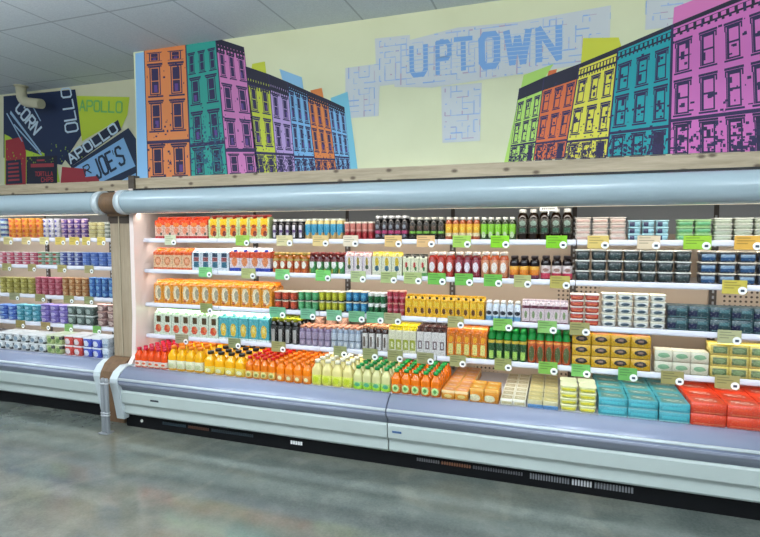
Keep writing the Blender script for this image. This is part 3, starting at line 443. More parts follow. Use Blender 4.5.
M_BACK = back_mat(); M_HEAD = mat('b4b8bc', .4, name='grey_header')
TC, TZ, TR = 3.42, 1.862, .094
def arc(cy, cz, r_, a0, a1, n): return [(cy + r_ * math.cos(R(a0 + (a1 - a0) * i / n)), cz + r_ * math.sin(R(a0 + (a1 - a0) * i / n))) for i in range(n + 1)]
def bumper_prof(dy):
    nose = [(3.366, .501), (3.345, .503), (3.31, .490), (3.262, .452), (3.244, .428), (3.238, .412), (3.240, .395), (3.254, .375), (3.280, .352), (3.290, .325), (3.376, .325), (3.378, .47), (3.378, .499)]
    return [(y + dy, z) for y, z in nose]
def case(name, x0, x1, dy, sec, label, seams, lends, rends):
    root = empty(name, (0, 0, 0), label, 'refrigerated case')
    Y = lambda v: v + dy
    b = MB(); b.box(x0 + .05, x1 - .05, Y(3.345), Y(4.2), .0, .125, M_KICK); b.build('kick_plate', root)
    cuts = [x0] + seams + [x1]
    for i in range(len(cuts) - 1):
        a, c = cuts[i] + (.004 if i else 0), cuts[i + 1] - (.004 if i < len(cuts) - 2 else 0)
        b = MB(); b.ext(bumper_prof(dy), a, c, M_BUMP, True); b.build('bumper', root)
        b = MB()
        b.ext([(Y(3.245), .434), (Y(3.238), .430), (Y(3.2345), .422), (Y(3.236), .415), (Y(3.245), .411)], a, c, M_RING, True)  # added pale ridge standing in for the highlight along the nose
        b.build('bumper_highlight_strip', root)
        b = MB(); b.ext([(Y(3.238), .402), (Y(3.247), .375), (Y(3.274), .352), (Y(3.285), .322), (Y(3.30), .322), (Y(3.30), .402)], a, c, M_SHADE, True); b.build('bumper_underside', root)  # strip coloured darker to stand in for shade under the nose
        b = MB()
        b.ext([(Y(3.42), .322), (Y(3.276), .322), (Y(3.270), .308), (Y(3.274), .225), (Y(3.282), .212), (Y(3.300), .206), (Y(3.303), .190), (Y(3.300), .130), (Y(3.310), .116), (Y(3.42), .116)], a, c, M_CREAM)
        b.build('front_panel', root)
    b = MB(); b.box(x0 + .03, x1 - .03, Y(3.372), Y(4.2), .44, .495, M_RAIL); b.build('deck', root)
    # back and header, one panel per bay with dark uprights between
    xs = [v for v in sec if x0 < v < x1]; ed = [x0 + .03] + xs + [x1 - .03]
    for i in range(len(ed) - 1):
        b = MB(); b.box(ed[i] + .012, ed[i + 1] - .012, Y(4.17), Y(4.2), .495, 1.6, M_BACK); b.build('back_panel', root)
        b = MB(); b.box(ed[i] + .016, ed[i + 1] - .016, Y(4.15), Y(4.2), 1.6, 1.80, M_HEAD); b.build('header_panel', root)
    for v in xs:
        b = MB(); b.box(v - .022, v + .022, Y(4.155), Y(4.19), .495, 1.8, mat('5a524c', .5))
        for k in range(30): b.box(v - .006, v + .006, Y(4.150), Y(4.156), .55 + k * .04, .57 + k * .04, M_HEAD)
        b.build('upright', root)
    b = MB(); b.box(x0, x1, Y(3.5), Y(4.22), 1.80, 1.98, M_GAP); b.build('roof', root)
    b = MB(); b.box(x0 + .06, x1 - .06, Y(3.535), Y(3.60), 1.785, 1.80, M_HEAD)
    n = int((x1 - x0) / .05)
    for k in range(n): b.box(x0 + .07 + k * .05, x0 + .075 + k * .05, Y(3.54), Y(3.595), 1.779, 1.786, M_GAP)
    b.build('air_grille', root)
    # canopy tube
    b = MB(); b.ext(arc(TC + dy * .4, TZ, TR, 0, 360, 40)[:-1], x0 + .06, x1 - .06, M_TUBE, True, caps=False); cn = b.build('canopy', root)
    for s_, e in ((-1, lends), (1, rends)):
        if not e: continue
        xe = x0 if s_ < 0 else x1
        b = MB(); b.ext(arc(TC + dy * .4, TZ, TR + .007, 0, 360, 40)[:-1], min(xe, xe - s_ * .06), max(xe, xe - s_ * .06), M_RING, True); b.build('canopy_ring', cn)
        # end cap of the bumper and side panel
        b = MB()
        pr = [(Y(3.42), .508), (Y(3.34), .512), (Y(3.27), .475), (Y(3.232), .425), (Y(3.228), .39), (Y(3.25), .30), (Y(3.272), .19), (Y(3.293), .075), (Y(3.34), .075), (Y(3.42), .20)]
        b.ext(pr, min(xe, xe - s_ * .075), max(xe, xe - s_ * .075), M_RING, False); b.build('bumper_end_cap', root)
        b = MB(); pr = [(Y(3.42), .09), (Y(3.42), .50), (Y(3.47), .56), (Y(3.49), .9), (Y(3.49), 1.98), (Y(4.22), 1.98), (Y(4.22), .0), (Y(3.46), 0)]
        xi = x0 + .04 if s_ < 0 else x1 - .04
        b.ext(pr, min(xe, xi), max(xe, xi), M_ENDP); b.build('end_panel', root)
    # shelves by bay
    for z in (1.561, 1.298, 1.006, .732):
        for i in range(len(ed) - 1):
            a, c = ed[i] + (.003 if i else .02), ed[i + 1] - (.003 if i < len(ed) - 2 else .02)
            b = MB(); b.box(a, c, Y(3.60), Y(4.165), z - .022, z - .002, M_SHELF)
            for xb in (a + .01, c - .02): b.add([(xb, Y(3.66), z - .022), (xb, Y(4.15), z - .022), (xb, Y(4.15), z - .03), (xb + .006, Y(3.66), z - .022), (xb + .006, Y(4.15), z - .022), (xb + .006, Y(4.15), z - .03)], [(0, 1, 2), (3, 5, 4), (0, 2, 5, 3)], M_GAP)
            sh = b.build('shelf', root)
            b = MB(); b.ext([(Y(3.60), z + .002), (Y(3.594), z), (Y(3.590), z - .010), (Y(3.588), z - .026), (Y(3.592), z - .034), (Y(3.60), z - .034)], a, c, M_RAIL); b.build('price_rail', sh)
            b = MB(); b.box(a + .03, c - .03, Y(3.606), Y(3.628), z - .034, z - .024, M_LAMP); b.build('shelf_lamp', sh)
    b = MB(); b.box(x0 + .08, x1 - .08, Y(3.515), Y(3.53), 1.772, 1.787, M_LAMP); b.build('canopy_lamp', root)
    return root
SEC = [.115 + .915 * k for k in range(-8, 4)]
main = case('refrigerated_case', -3.43, 2.45, 0, SEC, 'long white refrigerated case of juices, tubs and boxes under the wide mural', [-1.065, 1.36], True, True)
left = case('refrigerated_case', -6.9, -3.66, .12, SEC, 'refrigerated case of yogurt cups at the left, below the angled sign mural', [-6.3], True, True)
# grilles and details on the kick plate of the main case
def grille(x0, x1, z0, z1, col, parent, y=3.343):
    b = MB(); m = mat(col, .5); n = max(3, int((x1 - x0) / .016))
    for k in range(n):
        a = x0 + (x1 - x0) * k / n; b.box(a, a + (x1 - x0) / n * .6, y - .006, y + .002, z0, z1, m)
    b.build('vent_grille', parent)
grille(-3.005, -2.775, 0.057, 0.078, '22343c', main); grille(-2.755, -2.555, 0.057, 0.078, '4a2e20', main); grille(-2.535, -2.155, 0.057, 0.078, '263238', main)
grille(-0.875, -0.715, 0.062, 0.082, '5a5a5c', main); grille(-0.705, -0.505, 0.062, 0.082, '6e4630', main); grille(-0.495, -0.175, 0.062, 0.082, '4a4a4e', main)
grille(-0.135, 0.105, 0.052, 0.086, '6a6c70', main); grille(0.115, 0.235, 0.052, 0.086, 'b4b6b8', main); grille(0.245, 0.465, 0.052, 0.086, '6a6c70', main)
b = MB()
for k in range(5): b.box(-1.84 + k * .02, -1.826 + k * .02, 3.34, 3.345, .05, .075, mat('e8e8e8', .5))
b.build('kick_sticker', main)
b = MB(); b.box(-3.06, -2.98, 3.269, 3.28, .262, .276, mat('30343c', .5)); b.build('maker_badge', main)
b = MB(); b.box(-1.03, -.965, 3.269, 3.28, .262, .276, mat('3c5c88', .5)); b.build('maker_badge', main)
b = MB(); b.lathe([(.012, 0), (.012, .006)], mat('d0d0c8', .4), 12); o = b.build('drain_plug', main); o.rotation_euler = (R(90), 0, 0); o.location = (-3.22, 3.345, .06)

# spacer panel between the two cases, its edge following tube and bumper
WOODP = wood_mat('brown_laminate_panel', '8f7d66', 'ab9a82', False, True, .3); BROWN = wood_mat('raw_brown_edge', '5e4630', '75573a', False, True, .6)
b = MB()
b.box(-3.65, -3.44, 3.50, 4.2, 0, 1.76, WOODP); b.box(-3.648, -3.442, 3.494, 3.502, 1.69, 1.76, mat('3a2c20', .5)); b.box(-3.552, -3.544, 3.490, 3.503, .3, 1.76, mat('a89a84', .4))
sp = b.build('spacer_panel'); tag(sp, 'brown wooden filler panel standing between the two refrigerated cases', 'panel')
b = MB(); b.ext(arc(TC + .05, TZ, .090, 0, 360, 30)[:-1], -3.648, -3.442, BROWN); b.box(-3.648, -3.442, 3.47, 3.6, 1.75, 1.95, BROWN); b.build('upper_edge', sp)
b = MB(); b.ext([(3.52, .54), (3.46, .54), (3.39, .50), (3.35, .44), (3.335, .38), (3.345, .28), (3.37, .10), (3.38, 0.0), (3.52, 0.0)], -3.648, -3.442, BROWN); b.build('lower_edge', sp)

# galvanised guard post in front of the gap
M_GALV = mat('8a8e92', .4, .35, name='galvanised_steel')
gp = empty('guard_post', (-3.415, 3.165, 0), 'short galvanized steel guard post on the floor between the two cases', 'guard post')
for sx in (-.019, .019):
    b = MB(); b.lathe([(.017, 0.006), (.018, .01), (.018, .43), (.012, .446), (.0005, .45)], M_GALV, 16, sx, 0); b.build('upright_pipe', gp)
for z in (.14, .16, .40):
    b = MB(); b.rbox(-.041, .041, -.022, .022, z, z + .012, .02, mat('c4c6ca', .35, .6)); b.build('clamp_band', gp)
b = MB(); b.rbox(-.05, .05, -.04, .04, 0, .006, .01, M_GALV); b.build('base_plate', gp)

# pipe elbow at the ceiling in front of the recessed wall
def tube(b, pts, r_, mt, seg=14):
    rings = []
    for i, p in enumerate(pts):
        d = (Vector(pts[min(i + 1, len(pts) - 1)]) - Vector(pts[max(i - 1, 0)])).normalized()
        u = d.cross(Vector((0, 1, 0.01))).normalized(); w = d.cross(u)
        rings.append([tuple(Vector(p) + u * r_ * math.cos(2 * math.pi * k / seg) + w * r_ * math.sin(2 * math.pi * k / seg)) for k in range(seg)])
    v = [q for rr in rings for q in rr]; f = []
    for j in range(len(pts) - 1):
        for i in range(seg): f.append((j * seg + i, j * seg + (i + 1) % seg, (j + 1) * seg + (i + 1) % seg, (j + 1) * seg + i))
    b.add(v, f, mt, True); b.add(rings[0], [tuple(range(seg))], mt); b.add(rings[-1], [tuple(range(seg))], mt)
M_PIPE = mat('c2bda2', .5)
b = MB(); cx, cz = PIPE[0]; cz -= .06; pts = [(cx, 4.55, CEIL), (cx, 4.55, cz + .11)] + [(cx + .11 - .11 * math.cos(R(a)), 4.55, cz + .11 - .11 * math.sin(R(a))) for a in (18, 36, 54, 72, 88)] + [(cx + .30, 4.56, cz - .03)]
tube(b, pts, .056, M_PIPE); o = b.build('drain_pipe'); tag(o, 'cream elbow pipe hanging from the ceiling in front of the sign mural', 'pipe')
b = MB(); b.lathe([(.075, CEIL - .012), (.075, CEIL)], M_PIPE, 20, cx, 4.55); b.build('ceiling_collar', o)

# ------------------------------------------------------------------ murals (flat paint at the walls)
def flat(b, poly, y, col): b.add([(x, y, z) for x, z in poly], [tuple(range(len(poly)))], mat(col, .6))
def bil(q, u, v):
    a = (q[0][0] + (q[1][0] - q[0][0]) * u, q[0][1] + (q[1][1] - q[0][1]) * u); c = (q[3][0] + (q[2][0] - q[3][0]) * u, q[3][1] + (q[2][1] - q[3][1]) * u)
    return (a[0] + (c[0] - a[0]) * v, a[1] + (c[1] - a[1]) * v)
def cell(q, u0, v0, u1, v1): return [bil(q, u0, v0), bil(q, u1, v0), bil(q, u1, v1), bil(q, u0, v1)]
def clip(poly, zmax):
    out = []
    for i in range(len(poly)):
        p, n = poly[i], poly[(i + 1) % len(poly)]
        if p[1] <= zmax: out.append(p)
        if (p[1] <= zmax) != (n[1] <= zmax):
            t = (zmax - p[1]) / (n[1] - p[1]); out.append((p[0] + (n[0] - p[0]) * t, zmax))
    return out
GLY = {'A': [(0, 1, .5, 0), (.5, 0, 1, 1), (.2, .65, .8, .65)], 'P': [(0, 0, 0, 1), (0, 0, .8, 0), (.8, 0, 1, .12), (1, .12, 1, .42), (1, .42, .8, .54), (.8, .54, 0, .54)],
       'O': [(.2, 0, .8, 0), (.8, 0, 1, .15), (1, .15, 1, .85), (1, .85, .8, 1), (.8, 1, .2, 1), (.2, 1, 0, .85), (0, .85, 0, .15), (0, .15, .2, 0)],
       'L': [(0, 0, 0, 1), (0, 1, 1, 1)], 'J': [(.9, 0, .9, .8), (.9, .8, .7, 1), (.7, 1, .3, 1), (.3, 1, .1, .8)], 'E': [(0, 0, 0, 1), (0, 0, 1, 0), (0, .5, .8, .5), (0, 1, 1, 1)],
       "'": [(.5, 0, .4, .25)], 'S': [(1, .15, .8, 0), (.8, 0, .2, 0), (.2, 0, 0, .15), (0, .15, 0, .4), (0, .4, 1, .6), (1, .6, 1, .85), (1, .85, .8, 1), (.8, 1, .2, 1), (.2, 1, 0, .85)],
       'R': [(0, 0, 0, 1), (0, 0, .8, 0), (.8, 0, 1, .12), (1, .12, 1, .4), (1, .4, .8, .52), (.8, .52, 0, .52), (.45, .52, 1, 1)], 'T': [(0, 0, 1, 0), (.5, 0, .5, 1)],
       'U': [(0, 0, 0, .85), (0, .85, .2, 1), (.2, 1, .8, 1), (.8, 1, 1, .85), (1, .85, 1, 0)], 'W': [(0, 0, .25, 1), (.25, 1, .5, .2), (.5, .2, .75, 1), (.75, 1, 1, 0)],
       'N': [(0, 1, 0, 0), (0, 0, 1, 1), (1, 1, 1, 0)], 'C': [(1, .15, .8, 0), (.8, 0, .2, 0), (.2, 0, 0, .15), (0, .15, 0, .85), (0, .85, .2, 1), (.2, 1, .8, 1), (.8, 1, 1, .85)],
       'I': [(.5, 0, .5, 1)], 'H': [(0, 0, 0, 1), (1, 0, 1, 1), (0, .5, 1, .5)]}
def write(b, text, quad, y, col, wt, fill=.74):
    adv = [.35 if c in "'I" else 1 for c in text]; tot = sum(adv); u = 0
    hgt = ((quad[0][0] - quad[3][0]) ** 2 + (quad[0][1] - quad[3][1]) ** 2) ** .5
    for c, a in zip(text, adv):
        q = cell(quad, (u + a * (1 - fill) / 2) / tot, 0, (u + a * (1 + fill) / 2) / tot, 1); u += a
        cw = ((q[0][0] - q[1][0]) ** 2 + (q[0][1] - q[1][1]) ** 2) ** .5; h = min(hgt, cw * 2.2) * wt * .5
        for k, (x0, y0, x1, y1) in enumerate(GLY[c]):
            p0, p1 = Vector(bil(q, x0, y0)), Vector(bil(q, x1, y1)); d = (p1 - p0).normalized(); n = Vector((-d[1], d[0])) * h; e = d * h * .6
            flat(b, [tuple(p0 - e + n), tuple(p1 + e + n), tuple(p1 + e - n), tuple(p0 - e - n)], y - .00006 * k, col)
mural = empty('wall_mural', (0, 0, 0), 'wide wall mural of colourful row houses beside large blue lettering', 'mural')
YM = WALL - .004; ZT = CEIL - .001
for c, pl in SHAPES:
    b = MB(); flat(b, clip(pl, ZT), YM - .0014, c); b.build('painted_backdrop', mural, False)
rnd = random.Random(3)
b = MB()
for i, pl in enumerate(MAPS):
    flat(b, clip(pl, ZT), YM + .001 - .0002 * i, 'cbcfd0')
xs = [p[0] for pl in MAPS for p in pl]
def inside(p, pl):
    r_ = False
    for i in range(len(pl)):
        a, c = pl[i], pl[(i + 1) % len(pl)]
        if (a[1] > p[1]) != (c[1] > p[1]) and p[0] < (c[0] - a[0]) * (p[1] - a[1]) / (c[1] - a[1]) + a[0]: r_ = not r_
    return r_
for pl in MAPS:
    x0, x1 = min(p[0] for p in pl), max(p[0] for p in pl); z0, z1 = min(p[1] for p in pl), min(ZT, max(p[1] for p in pl))
    for k in range(int((x1 - x0) * (z1 - z0) * 560)):
        x, z = rnd.uniform(x0, x1), rnd.uniform(z0, z1); x = round(x / .045) * .045; z = round(z / .045) * .045; L = rnd.choice((.015, .03, .045, .09)); w = rnd.choice((.004, .007, .010))
        e = (x + L, z) if k % 2 else (x, z + L)
        if not (inside((x, z), pl) and inside(e, pl)) or e[1] > ZT: continue
        q = [(x, z - w / 2), (x + L, z - w / 2), (x + L, z + w / 2), (x, z + w / 2)] if k % 2 else [(x - w / 2, z), (x + w / 2, z), (x + w / 2, z + L), (x - w / 2, z + L)]
        flat(b, q, YM - .0003 - .0000015 * k, rnd.choice(('8fb0da', 'a3bbdc', '8fb0da', 'a3bbdc', 'b8a4b8')))
b.build('painted_street_map', mural, False)
for c, q in UPTOWN:
    b = MB(); write(b, c, cell(q, .08, .06, .92, .94), YM - .001, '7ba6d8', .17 if c in 'UPT' else .21, .80)
    for k in range(1, 8): flat(b, cell(q, 0, .12 * k, 1, .12 * k + .018), YM - .0013, 'b4c4d8')
    b.build('painted_letter', mural, False)
INK = '2c2250'
for q, col, cols, rows, fill, corn in BUILDINGS:
    b = MB(); k = [0]
    def put(u0, v0, u1, v1, c):
        k[0] += 1; p = clip(cell(q, u0, v0, u1, v1), ZT)
        if len(p) > 2: flat(b, p, YM - .0016 - .000004 * k[0], c)
    put(0, 0, 1, 1, col)
    if corn:
        put(0, 0, 1, corn, '1e1c34')
        if fill < 1 and corn < .15:
            for i in range(14): put((i + .2) / 14, corn * .35, (i + .6) / 14, corn * 1.15, '1e1c34' if i % 2 else INK)
            put(0, corn * .35, 1, corn * .5, col); 
            for i in range(12): put((i + .1) / 12, corn * .55, (i + .7) / 12, corn * .85, col)
    put(0, rows[-1][0] - .05, 1, rows[-1][0] - .025, INK); put(0, 0, .018, 1, INK); put(.985, 0, 1, 1, INK)
    for ri, (v0, v1) in enumerate(rows):
        cc = 3 if fill == 1 and cols == 2 and ri == 0 and v1 - v0 < .2 and corn <= .07 and v0 > .05 else cols
        h = v1 - v0
        for i in range(cc):
            u0, u1 = (i + .24) / cc, (i + .76) / cc; w = u1 - u0; last = ri == len(rows) - 1
            dk = INK if not last else '241a44'
            put(u0 - w * .22, v0 - h * .10, u1 + w * .22, v0 - h * .03, dk); put(u0 - w * .14, v0 - h * .02, u1 + w * .14, v0 + h * .03, INK)
            put(u0, v0, u1, v1, dk)
            put(u0 - w * .2, v1 + h * .02, u1 + w * .2, v1 + h * .08, dk); 
            if fill < 1:
                for ub in (u0 - w * .18, u1 + w * .06): put(ub, v0 - h * .02, ub + w * .12, v0 + h * .16, INK)
                put(u0 - w * .1, v0 + h * .16, u0 - w * .02, v1, INK)
                if not (last and i == cc - 1):
                    put(u0 + w * .18, v0 + h * .1, u1 - w * .12, v0 + h * .47, col); put(u0 + w * .18, v0 + h * .53, u1 - w * .12, v1 - h * .05, col)
                    for _ in range(2):
                        a = rnd.uniform(u0, u1 - w * .3); c = rnd.uniform(v0, v1 - h * .3); put(a, c, a + w * .3, c + h * rnd.uniform(.05, .3), dk)
            else:
                put(u0 + w * .10, v0 + h * .05, u1 - w * .10, v1 - h * .04, col); put(u0 + w * .18, v0 + h * .08, u1 - w * .18, v1 - h * .07, dk); put(u0 + w * .18, v0 + h * .5, u1 - w * .18, v0 + h * .53, col)
                if rnd.random() < .7:
                    a = u0 + w * rnd.uniform(.15, .5); put(a, v1 - h * .35, a + w * .3, v1 - h * .1, '5c3c88')
    for _ in range(60):
        a, c = rnd.random() * .97, (.55 + rnd.random() * .43) if rnd.random() < .7 else rnd.random() * .95; put(a, c, a + rnd.uniform(.01, .05), c + rnd.uniform(.003, .02), INK)
    if fill == 1 and corn > .02:
        for i in range(9): put((i + .1) / 9, corn, (i + .55) / 9, corn + .035, '1e1c34'); put((i + .6) / 9, corn * .62, (i + .8) / 9, corn * .75, col)
    if corn > .07 and q[0][0] < 3:
        for _ in range(150):
            a, c = rnd.random() * .95, rnd.triangular(.76, .99, .97); put(a, c, a + rnd.uniform(.01, .05), c + rnd.uniform(.004, .03), INK)
    if col == '2a9c8e':
        for _ in range(220):
            a, c = rnd.random() * .9, rnd.triangular(.5, .98, .9); put(a, c, a + rnd.uniform(.01, .07), c + rnd.uniform(.004, .02), '1d5a72')
    b.build('painted_building', mural, False)
poster = empty('sign_mural', (0, 0, 0), 'navy and yellow mural of angled lettered signs on the recessed wall', 'mural')
YP = 4.756
for i, (c, pl) in enumerate(POSTER):
    b = MB(); flat(b, clip(pl, ZT), YP - .0004 * i, c); b.build('painted_panel', poster, False)
for i, pl in enumerate(POSTER_LINES):
    b = MB(); flat(b, pl, YP - .0052, '9cbcd8'); b.build('painted_line', poster, False)
b = MB()
for i in range(50):
    pl = POSTER[0][1]; x = rnd.uniform(pl[4][0], pl[2][0]); z = pl[4][1] - .1 + abs(rnd.gauss(0, .1)); s_ = rnd.uniform(.005, .02); flat(b, [(x, z), (x + s_, z), (x + s_, z + s_), (x, z + s_)], YP - .0053, '8cb030')
tag(b.build('painted_speckle', poster, False), kind='stuff')
for t_, q, c, wt in POSTER_TEXT:
    b = MB(); write(b, t_, q, YP - .0056, c, wt * 1.2); b.build('painted_word', poster, False)
for r_ in range(5):
    b = MB(); q = POSTER[5][1]; flat(b, cell(q, .15, .12 + r_ * .17, .85, .2 + r_ * .17), YP - .0056, 'a83a44'); b.build('painted_print_line', poster, False)
for cc in ((.35, .12, .6, .18), (.15, .27, .9, .40)):
    b = MB(); flat(b, cell(POSTER[6][1], *cc), YP - .0056, 'a83a44'); b.build('painted_print_line', poster, False)

# ------------------------------------------------------------------ products
def make_carton(w, h, p, d=None):
    d = d or w; w *= .95; d *= .95
    b = MB(); m = pack(p['b'], [tuple(x) for x in p['m']]); hb = h * .80; fin = h * .93; t = .0025
    v = [(-w/2, -d/2, 0), (w/2, -d/2, 0), (w/2, d/2, 0), (-w/2, d/2, 0), (-w/2, -d/2, hb), (w/2, -d/2, hb), (w/2, d/2, hb), (-w/2, d/2, hb),
         (-w/2, -t, fin), (w/2, -t, fin), (w/2, t, fin), (-w/2, t, fin), (-w/2, -t, h), (w/2, -t, h), (w/2, t, h), (-w/2, t, h), (-w*.42, 0, hb + .004), (w*.42, 0, hb + .004)]
    f = [(3, 2, 1, 0), (0, 1, 5, 4), (1, 2, 6, 5), (2, 3, 7, 6), (3, 0, 4, 7), (4, 5, 9, 8), (6, 7, 11, 10), (8, 9, 13, 12), (10, 11, 15, 14), (12, 13, 14, 15), (9, 10, 14, 13), (11, 8, 12, 15),
         (5, 17, 9), (17, 6, 10), (17, 10, 9), (7, 16, 11), (16, 4, 8), (16, 8, 11)]
    b.add(v, f, m)
    return b, [('cap', _gcap(w, d, hb, fin, dye(p['cap'])))]
def _gcap(w, d, hb, fin, col):
    b = MB(); r_ = w * .17; a = math.atan2(fin - hb, d / 2); M = Matrix.Translation((0, -d * .25, (hb + fin) / 2)) @ Matrix.Rotation(a, 4, 'X')
    c = MB(); c.lathe([(r_ * 1.15, -.002), (r_ * 1.15, .002), (r_, .003), (r_, .011), (r_ * .8, .013)], mat(col, .3), 12)
    b.add([tuple(M @ Vector(q)) for q in c.v], c.f, mat(col, .3)); return b
def make_bottle(w, h, p, d=None):
    r_ = w * .475; can = p.get('sh') == 'can'
    m = mat(dye(p['b'], 1.25), .14, name='juice_in_plastic')
    b = MB(); zc = h * (.93 if can else .90); nr = r_ * (.62 if can else .42 if p['lz'][1] < .5 else .60)
    if p.get('big'): nr = r_ * .40
    sh = .78 if can else (.60 if 'lz' in p and p['lz'][1] < .5 else .70)
    pr = [(r_ * .82, 0), (r_ * .97, h * .02), (r_, h * .05), (r_, h * sh * .5), (r_, h * sh), (r_ * .93, h * (sh + .05)), (nr + (r_ - nr) * .45, h * (sh + .13)), (nr, h * (.86 if not can else .9)), (nr, zc)]
    sq = 3 if 'lz' in p and p['lz'][1] < .5 else 0
    b.lathe(pr, m, 16, sq=sq)
    lz = p.get('lz', (.1, .6)); c = MB(); k = r_ * 1.018 if not can else r_ * 1.02
    lzt = min(lz[1], sh)
    lm = pack(p['lab'], [tuple(x) for x in p['lm']], .4)
    c.lathe([(r_ * 1.002, h * lz[0]), (k, h * lz[0] + .001), (k, h * lzt - .001), (r_ * 1.002, h * lzt)], lm, 16, sq=sq, cap=False)
    out = [('label', c)]
    e = MB(); cr = nr * (1.32 if sq else 1.22) if not can else nr * 1.15
    e.lathe([(cr, h * (.88 if not can else .90)), (cr, h * .985), (cr * .88, h)], mat(dye(p['cap']), .35), 12); out.append(('cap', e))
    if p.get('foil'):
        g = MB(); g.lathe([(r_ * 1.012, h * .70), (r_ * .98, h * .76), (nr + (r_ - nr) * .5, h * .84), (nr * 1.25, h * .89)], mat(dye(p['cap']), .3), 16, cap=False); out.append(('shoulder_wrap', g))
    return b, out
def make_tub(w, h, p, d=None):
    d = d or w; w2, d2 = w * .47, d * .47; b = MB(); lh = min(.010, h * .2)
    b.rbox(-w2 * .94, w2 * .94, -d2 * .94, d2 * .94, 0, h - lh, w2 * .3, pack(p['b'], [tuple(x) for x in p['m']]), taper=.10)
    e = MB(); e.rbox(-w2, w2, -d2, d2, h - lh, h - .0004, w2 * .32, mat(dye(p['lid']), .3)); return b, [('lid', e)]
def make_cup(w, h, p, d=None):
    b = MB(); r_ = w * .46; b.lathe([(r_ * .78, 0), (r_ * .82, h * .03), (r_ * .93, h * .86), (r_ * .93, h * .92)], pack(p['b'], [tuple(x) for x in p['m']]), 18)
    e = MB(); e.lathe([(r_, h * .91), (r_ * 1.02, h * .93), (r_ * 1.02, h * .97), (r_ * .95, h - .0004)], mat(dye(p['lid']), .3), 18); return b, [('lid', e)]
def make_box(w, h, p, d):
    b = MB(); e = .0015; tm = pack(p['top'], [('r', 0, 1, .9, 2, p['top'])]) if 'top' in p else None
    if 'top' in p:
        t = lin(p['top']); tm = top_mat(dye(p['top']), dye(p['b']))
    b.rbox(-w * .485, w * .485, -d * .49, d * .49, 0, h - .0004, .003, pack(p['b'], [tuple(x) for x in p['m']], .32, 24 if w > .14 else 14), tm, seg=1, topr=.0012)
    return b, []
_t = {}
def top_mat(c, base):
    if (c, base) in _t: return _t[(c, base)]
    t = NT('printed_box_top'); g = t.n('ShaderNodeTexCoord').outputs['Generated']; sp = t.n('ShaderNodeSeparateXYZ'); t.put(sp.inputs[0], g); x, y = sp.outputs[0], sp.outputs[1]
    col = lin(c); edge = t.math('MULTIPLY', t.math('COMPARE', x, .5, .40), t.math('COMPARE', y, .5, .36)); col = t.mix(edge, lin(base), col)
    pat = t.math('MULTIPLY', t.math('COMPARE', x, .5, .3), t.math('COMPARE', y, .5, .14)); nz = t.math('GREATER_THAN', t.noise(g, 7, 2), .5)
    col = t.mix(t.math('MULTIPLY', t.math('MULTIPLY', pat, nz), .6), col, lin('f0e8d8'))
    t.put(t.b.inputs['Base Color'], col); t.b.inputs['Roughness'].default_value = .3; _t[(c, base)] = t.m
    return t.m
def pale(h): return tuple(c * .93 + .045 for c in lin(h)[:3])
MAKE = dict(carton=make_carton, bottle=make_bottle, tub=make_tub, cup=make_cup, box=make_box)
ORD = ['first', 'second', 'third', 'fourth', 'fifth', 'sixth', 'seventh', 'eighth', 'ninth', 'tenth', 'eleventh', 'twelfth']
def ordinal(i, n): return 'only stack' if n == 1 else 'leftmost' if i == 0 else 'rightmost' if i == n - 1 else ORD[i] + ' from left'
SHN = dict(A='top shelf', B='second shelf', C='third shelf', D='fourth shelf', E='bottom deck', FA='left case top shelf', FB='left case second shelf', FC='left case third shelf', FD='left case fourth shelf', FE='left case deck')
TIER = {1: [''], 2: ['bottom', 'top'], 3: ['bottom', 'middle', 'top'], 4: ['bottom', 'second lowest', 'third lowest', 'top'], 5: ['bottom', 'second lowest', 'middle', 'fourth lowest', 'top']}
ZS = dict(A=1.561, B=1.298, C=1.006, D=.732, E=.495)
for sh, X0, X1, n, H, kind, prm, rows, tiers, phrase, name, cat in RUNS:
    if len(sh) > 1:      # the yogurt cups are paler, milkier plastics
        prm = dict(prm); prm['b'] = pale(prm['b']); prm['lid'] = pale(prm['lid']); prm['m'] = [tuple(q[:-1]) + (pale(q[-1]),) for q in prm['m']]
    dy = .12 if len(sh) > 1 else 0; k = sh[-1]; yf = (3.385 if k == 'E' else 3.605) + dy + prm.get('yo', 0); z0 = ZS[k] + .0008
    if k in 'ABCD': z0 -= .002
    w = (X1 - X0) / n; h = H / tiers
    d = prm.get('d', w); d = w if d == 'w' else d
    bm_, parts = MAKE[kind](w, h, prm, d)
    proto = bm_.build(name)
    for pn, pb in parts: pb.build(pn, proto)
    first = True; pd = d * (1.0 if kind != 'tub' else .98) + .002
    for r_ in range(rows):
        for i in range(n):
            jx, jy, ja = random.uniform(-.001, .001), random.uniform(0, .003), random.uniform(-1.5, 1.5)
            for t_ in range(tiers):
                loc = (X0 + w * (i + .5) + jx, yf + d / 2 + r_ * pd + jy, z0 + t_ * h)
                o = proto if first else copy_tree(proto, loc); o.location = loc; first = False
                if kind in ('bottle', 'cup'): o.rotation_euler = (0, 0, R(ja * .6))
                pos = ordinal(i, n)
                if n == 1: pos = ''
                if tiers > 1: pos = TIER[tiers][t_] + (' of ' + pos + ' stack' if pos else '')
                if rows > 1: pos += (' in front row' if r_ == 0 else ' in %s row' % ORD[r_])
                where = SHN[sh]
                sing = phrase
                lab = (pos + ', ' + sing + ', ' + where).strip(', ')
                lab = lab[0].lower() + lab[1:]
                tag(o, lab, cat, phrase + ' on the ' + where)

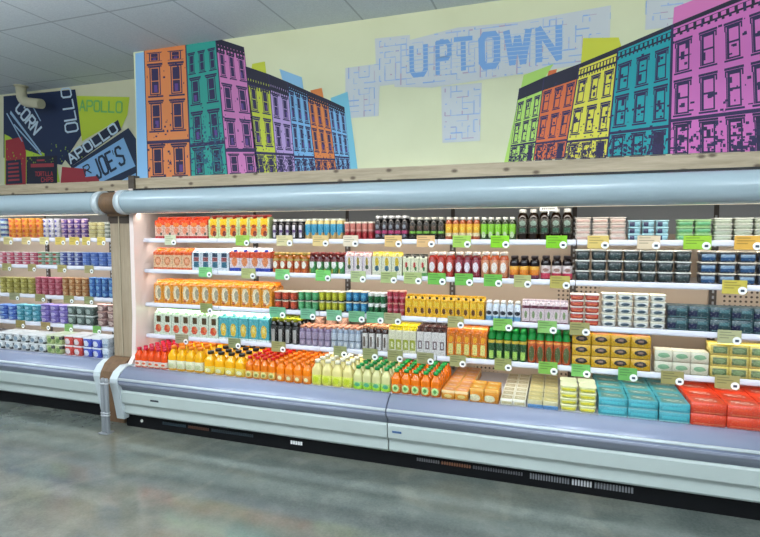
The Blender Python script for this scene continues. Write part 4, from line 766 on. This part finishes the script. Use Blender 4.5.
# ------------------------------------------------------------------ price cards and the small sign
M_BADGE = mat('f2f2f0', .4); M_INK = mat('3a4450', .5)
cols = {}
cnt = {}
def cname(h):
    r_, g, b_ = (int(h[i:i + 2], 16) for i in (0, 2, 4))
    if g > r_ + 12 and b_ < 110: return 'lime green'
    if g > r_ + 6: return 'pale green'
    if r_ - b_ > 70: return 'golden yellow'
    if r_ > 215: return 'cream'
    return 'khaki'
tot = {}
for t_ in TAGS: tot[t_[0]] = tot.get(t_[0], 0) + 1
for sh, X, w, col in TAGS:
    dy = .12 if len(sh) > 1 else 0; z = ZS[sh[-1]]
    i = cnt.get(sh, 0); cnt[sh] = i + 1
    hh = .082 if not dy else .072
    zc = z - .012 - (.008 if sh[-1] in 'CD' else 0) if not dy else z - .026
    o = empty('price_card', (X, 3.581 + dy, zc), '%s price card clipped to %s rail, %s' % (cname(col), SHN[sh], 'leftmost' if i == 0 else 'rightmost' if i == tot[sh] - 1 else (ORD[i] if i < 12 else 'thirteenth') + ' from left'), 'price card', 'price cards on the ' + SHN[sh])
    b = MB(); b.box(-w / 2, w / 2, -.001, .002, -hh / 2, hh / 2, mat(dye(col, 1.25), .35)); 
    c_ = dye(col, 1.25); dk = mat(tuple(v * .55 for v in c_[:3]) + (1,), .4)
    for r_ in range(3):
        b.box(-w * .42, -w * .42 + w * (.5, .66, .4)[r_], -.0016, -.001, hh * (.30 - r_ * .2), hh * (.37 - r_ * .2), dk)
    b.build('card', o)
    b = MB(); b.lathe([(hh * .28, 0), (hh * .28, .002)], M_BADGE, 18)
    b.box(-hh * .12, hh * .12, -hh * .10, hh * .08, .002, .0026, M_INK); e = b.build('price_badge', o); e.rotation_euler = (R(90), 0, 0); e.location = (w * .32, -.0018, -hh * .24)
b = MB(); b.box(-.055, .055, -.001, .001, 0, .03, mat('c8c6bc', .4))
for k in range(7): b.box(-.042 + k * .012, -.034 + k * .012, -.0018, -.001, .009, .021, M_INK)
o = b.build('shelf_sign'); o.location = (SIGN[0], 3.60, SIGN[1]); tag(o, 'small white sign above the large brown tea bottles on the top shelf', 'sign')
b = MB(); b.lathe([(.003, -.03), (.003, .0)], mat('d8d8d8', .3), 8); b.build('sign_stem', o)
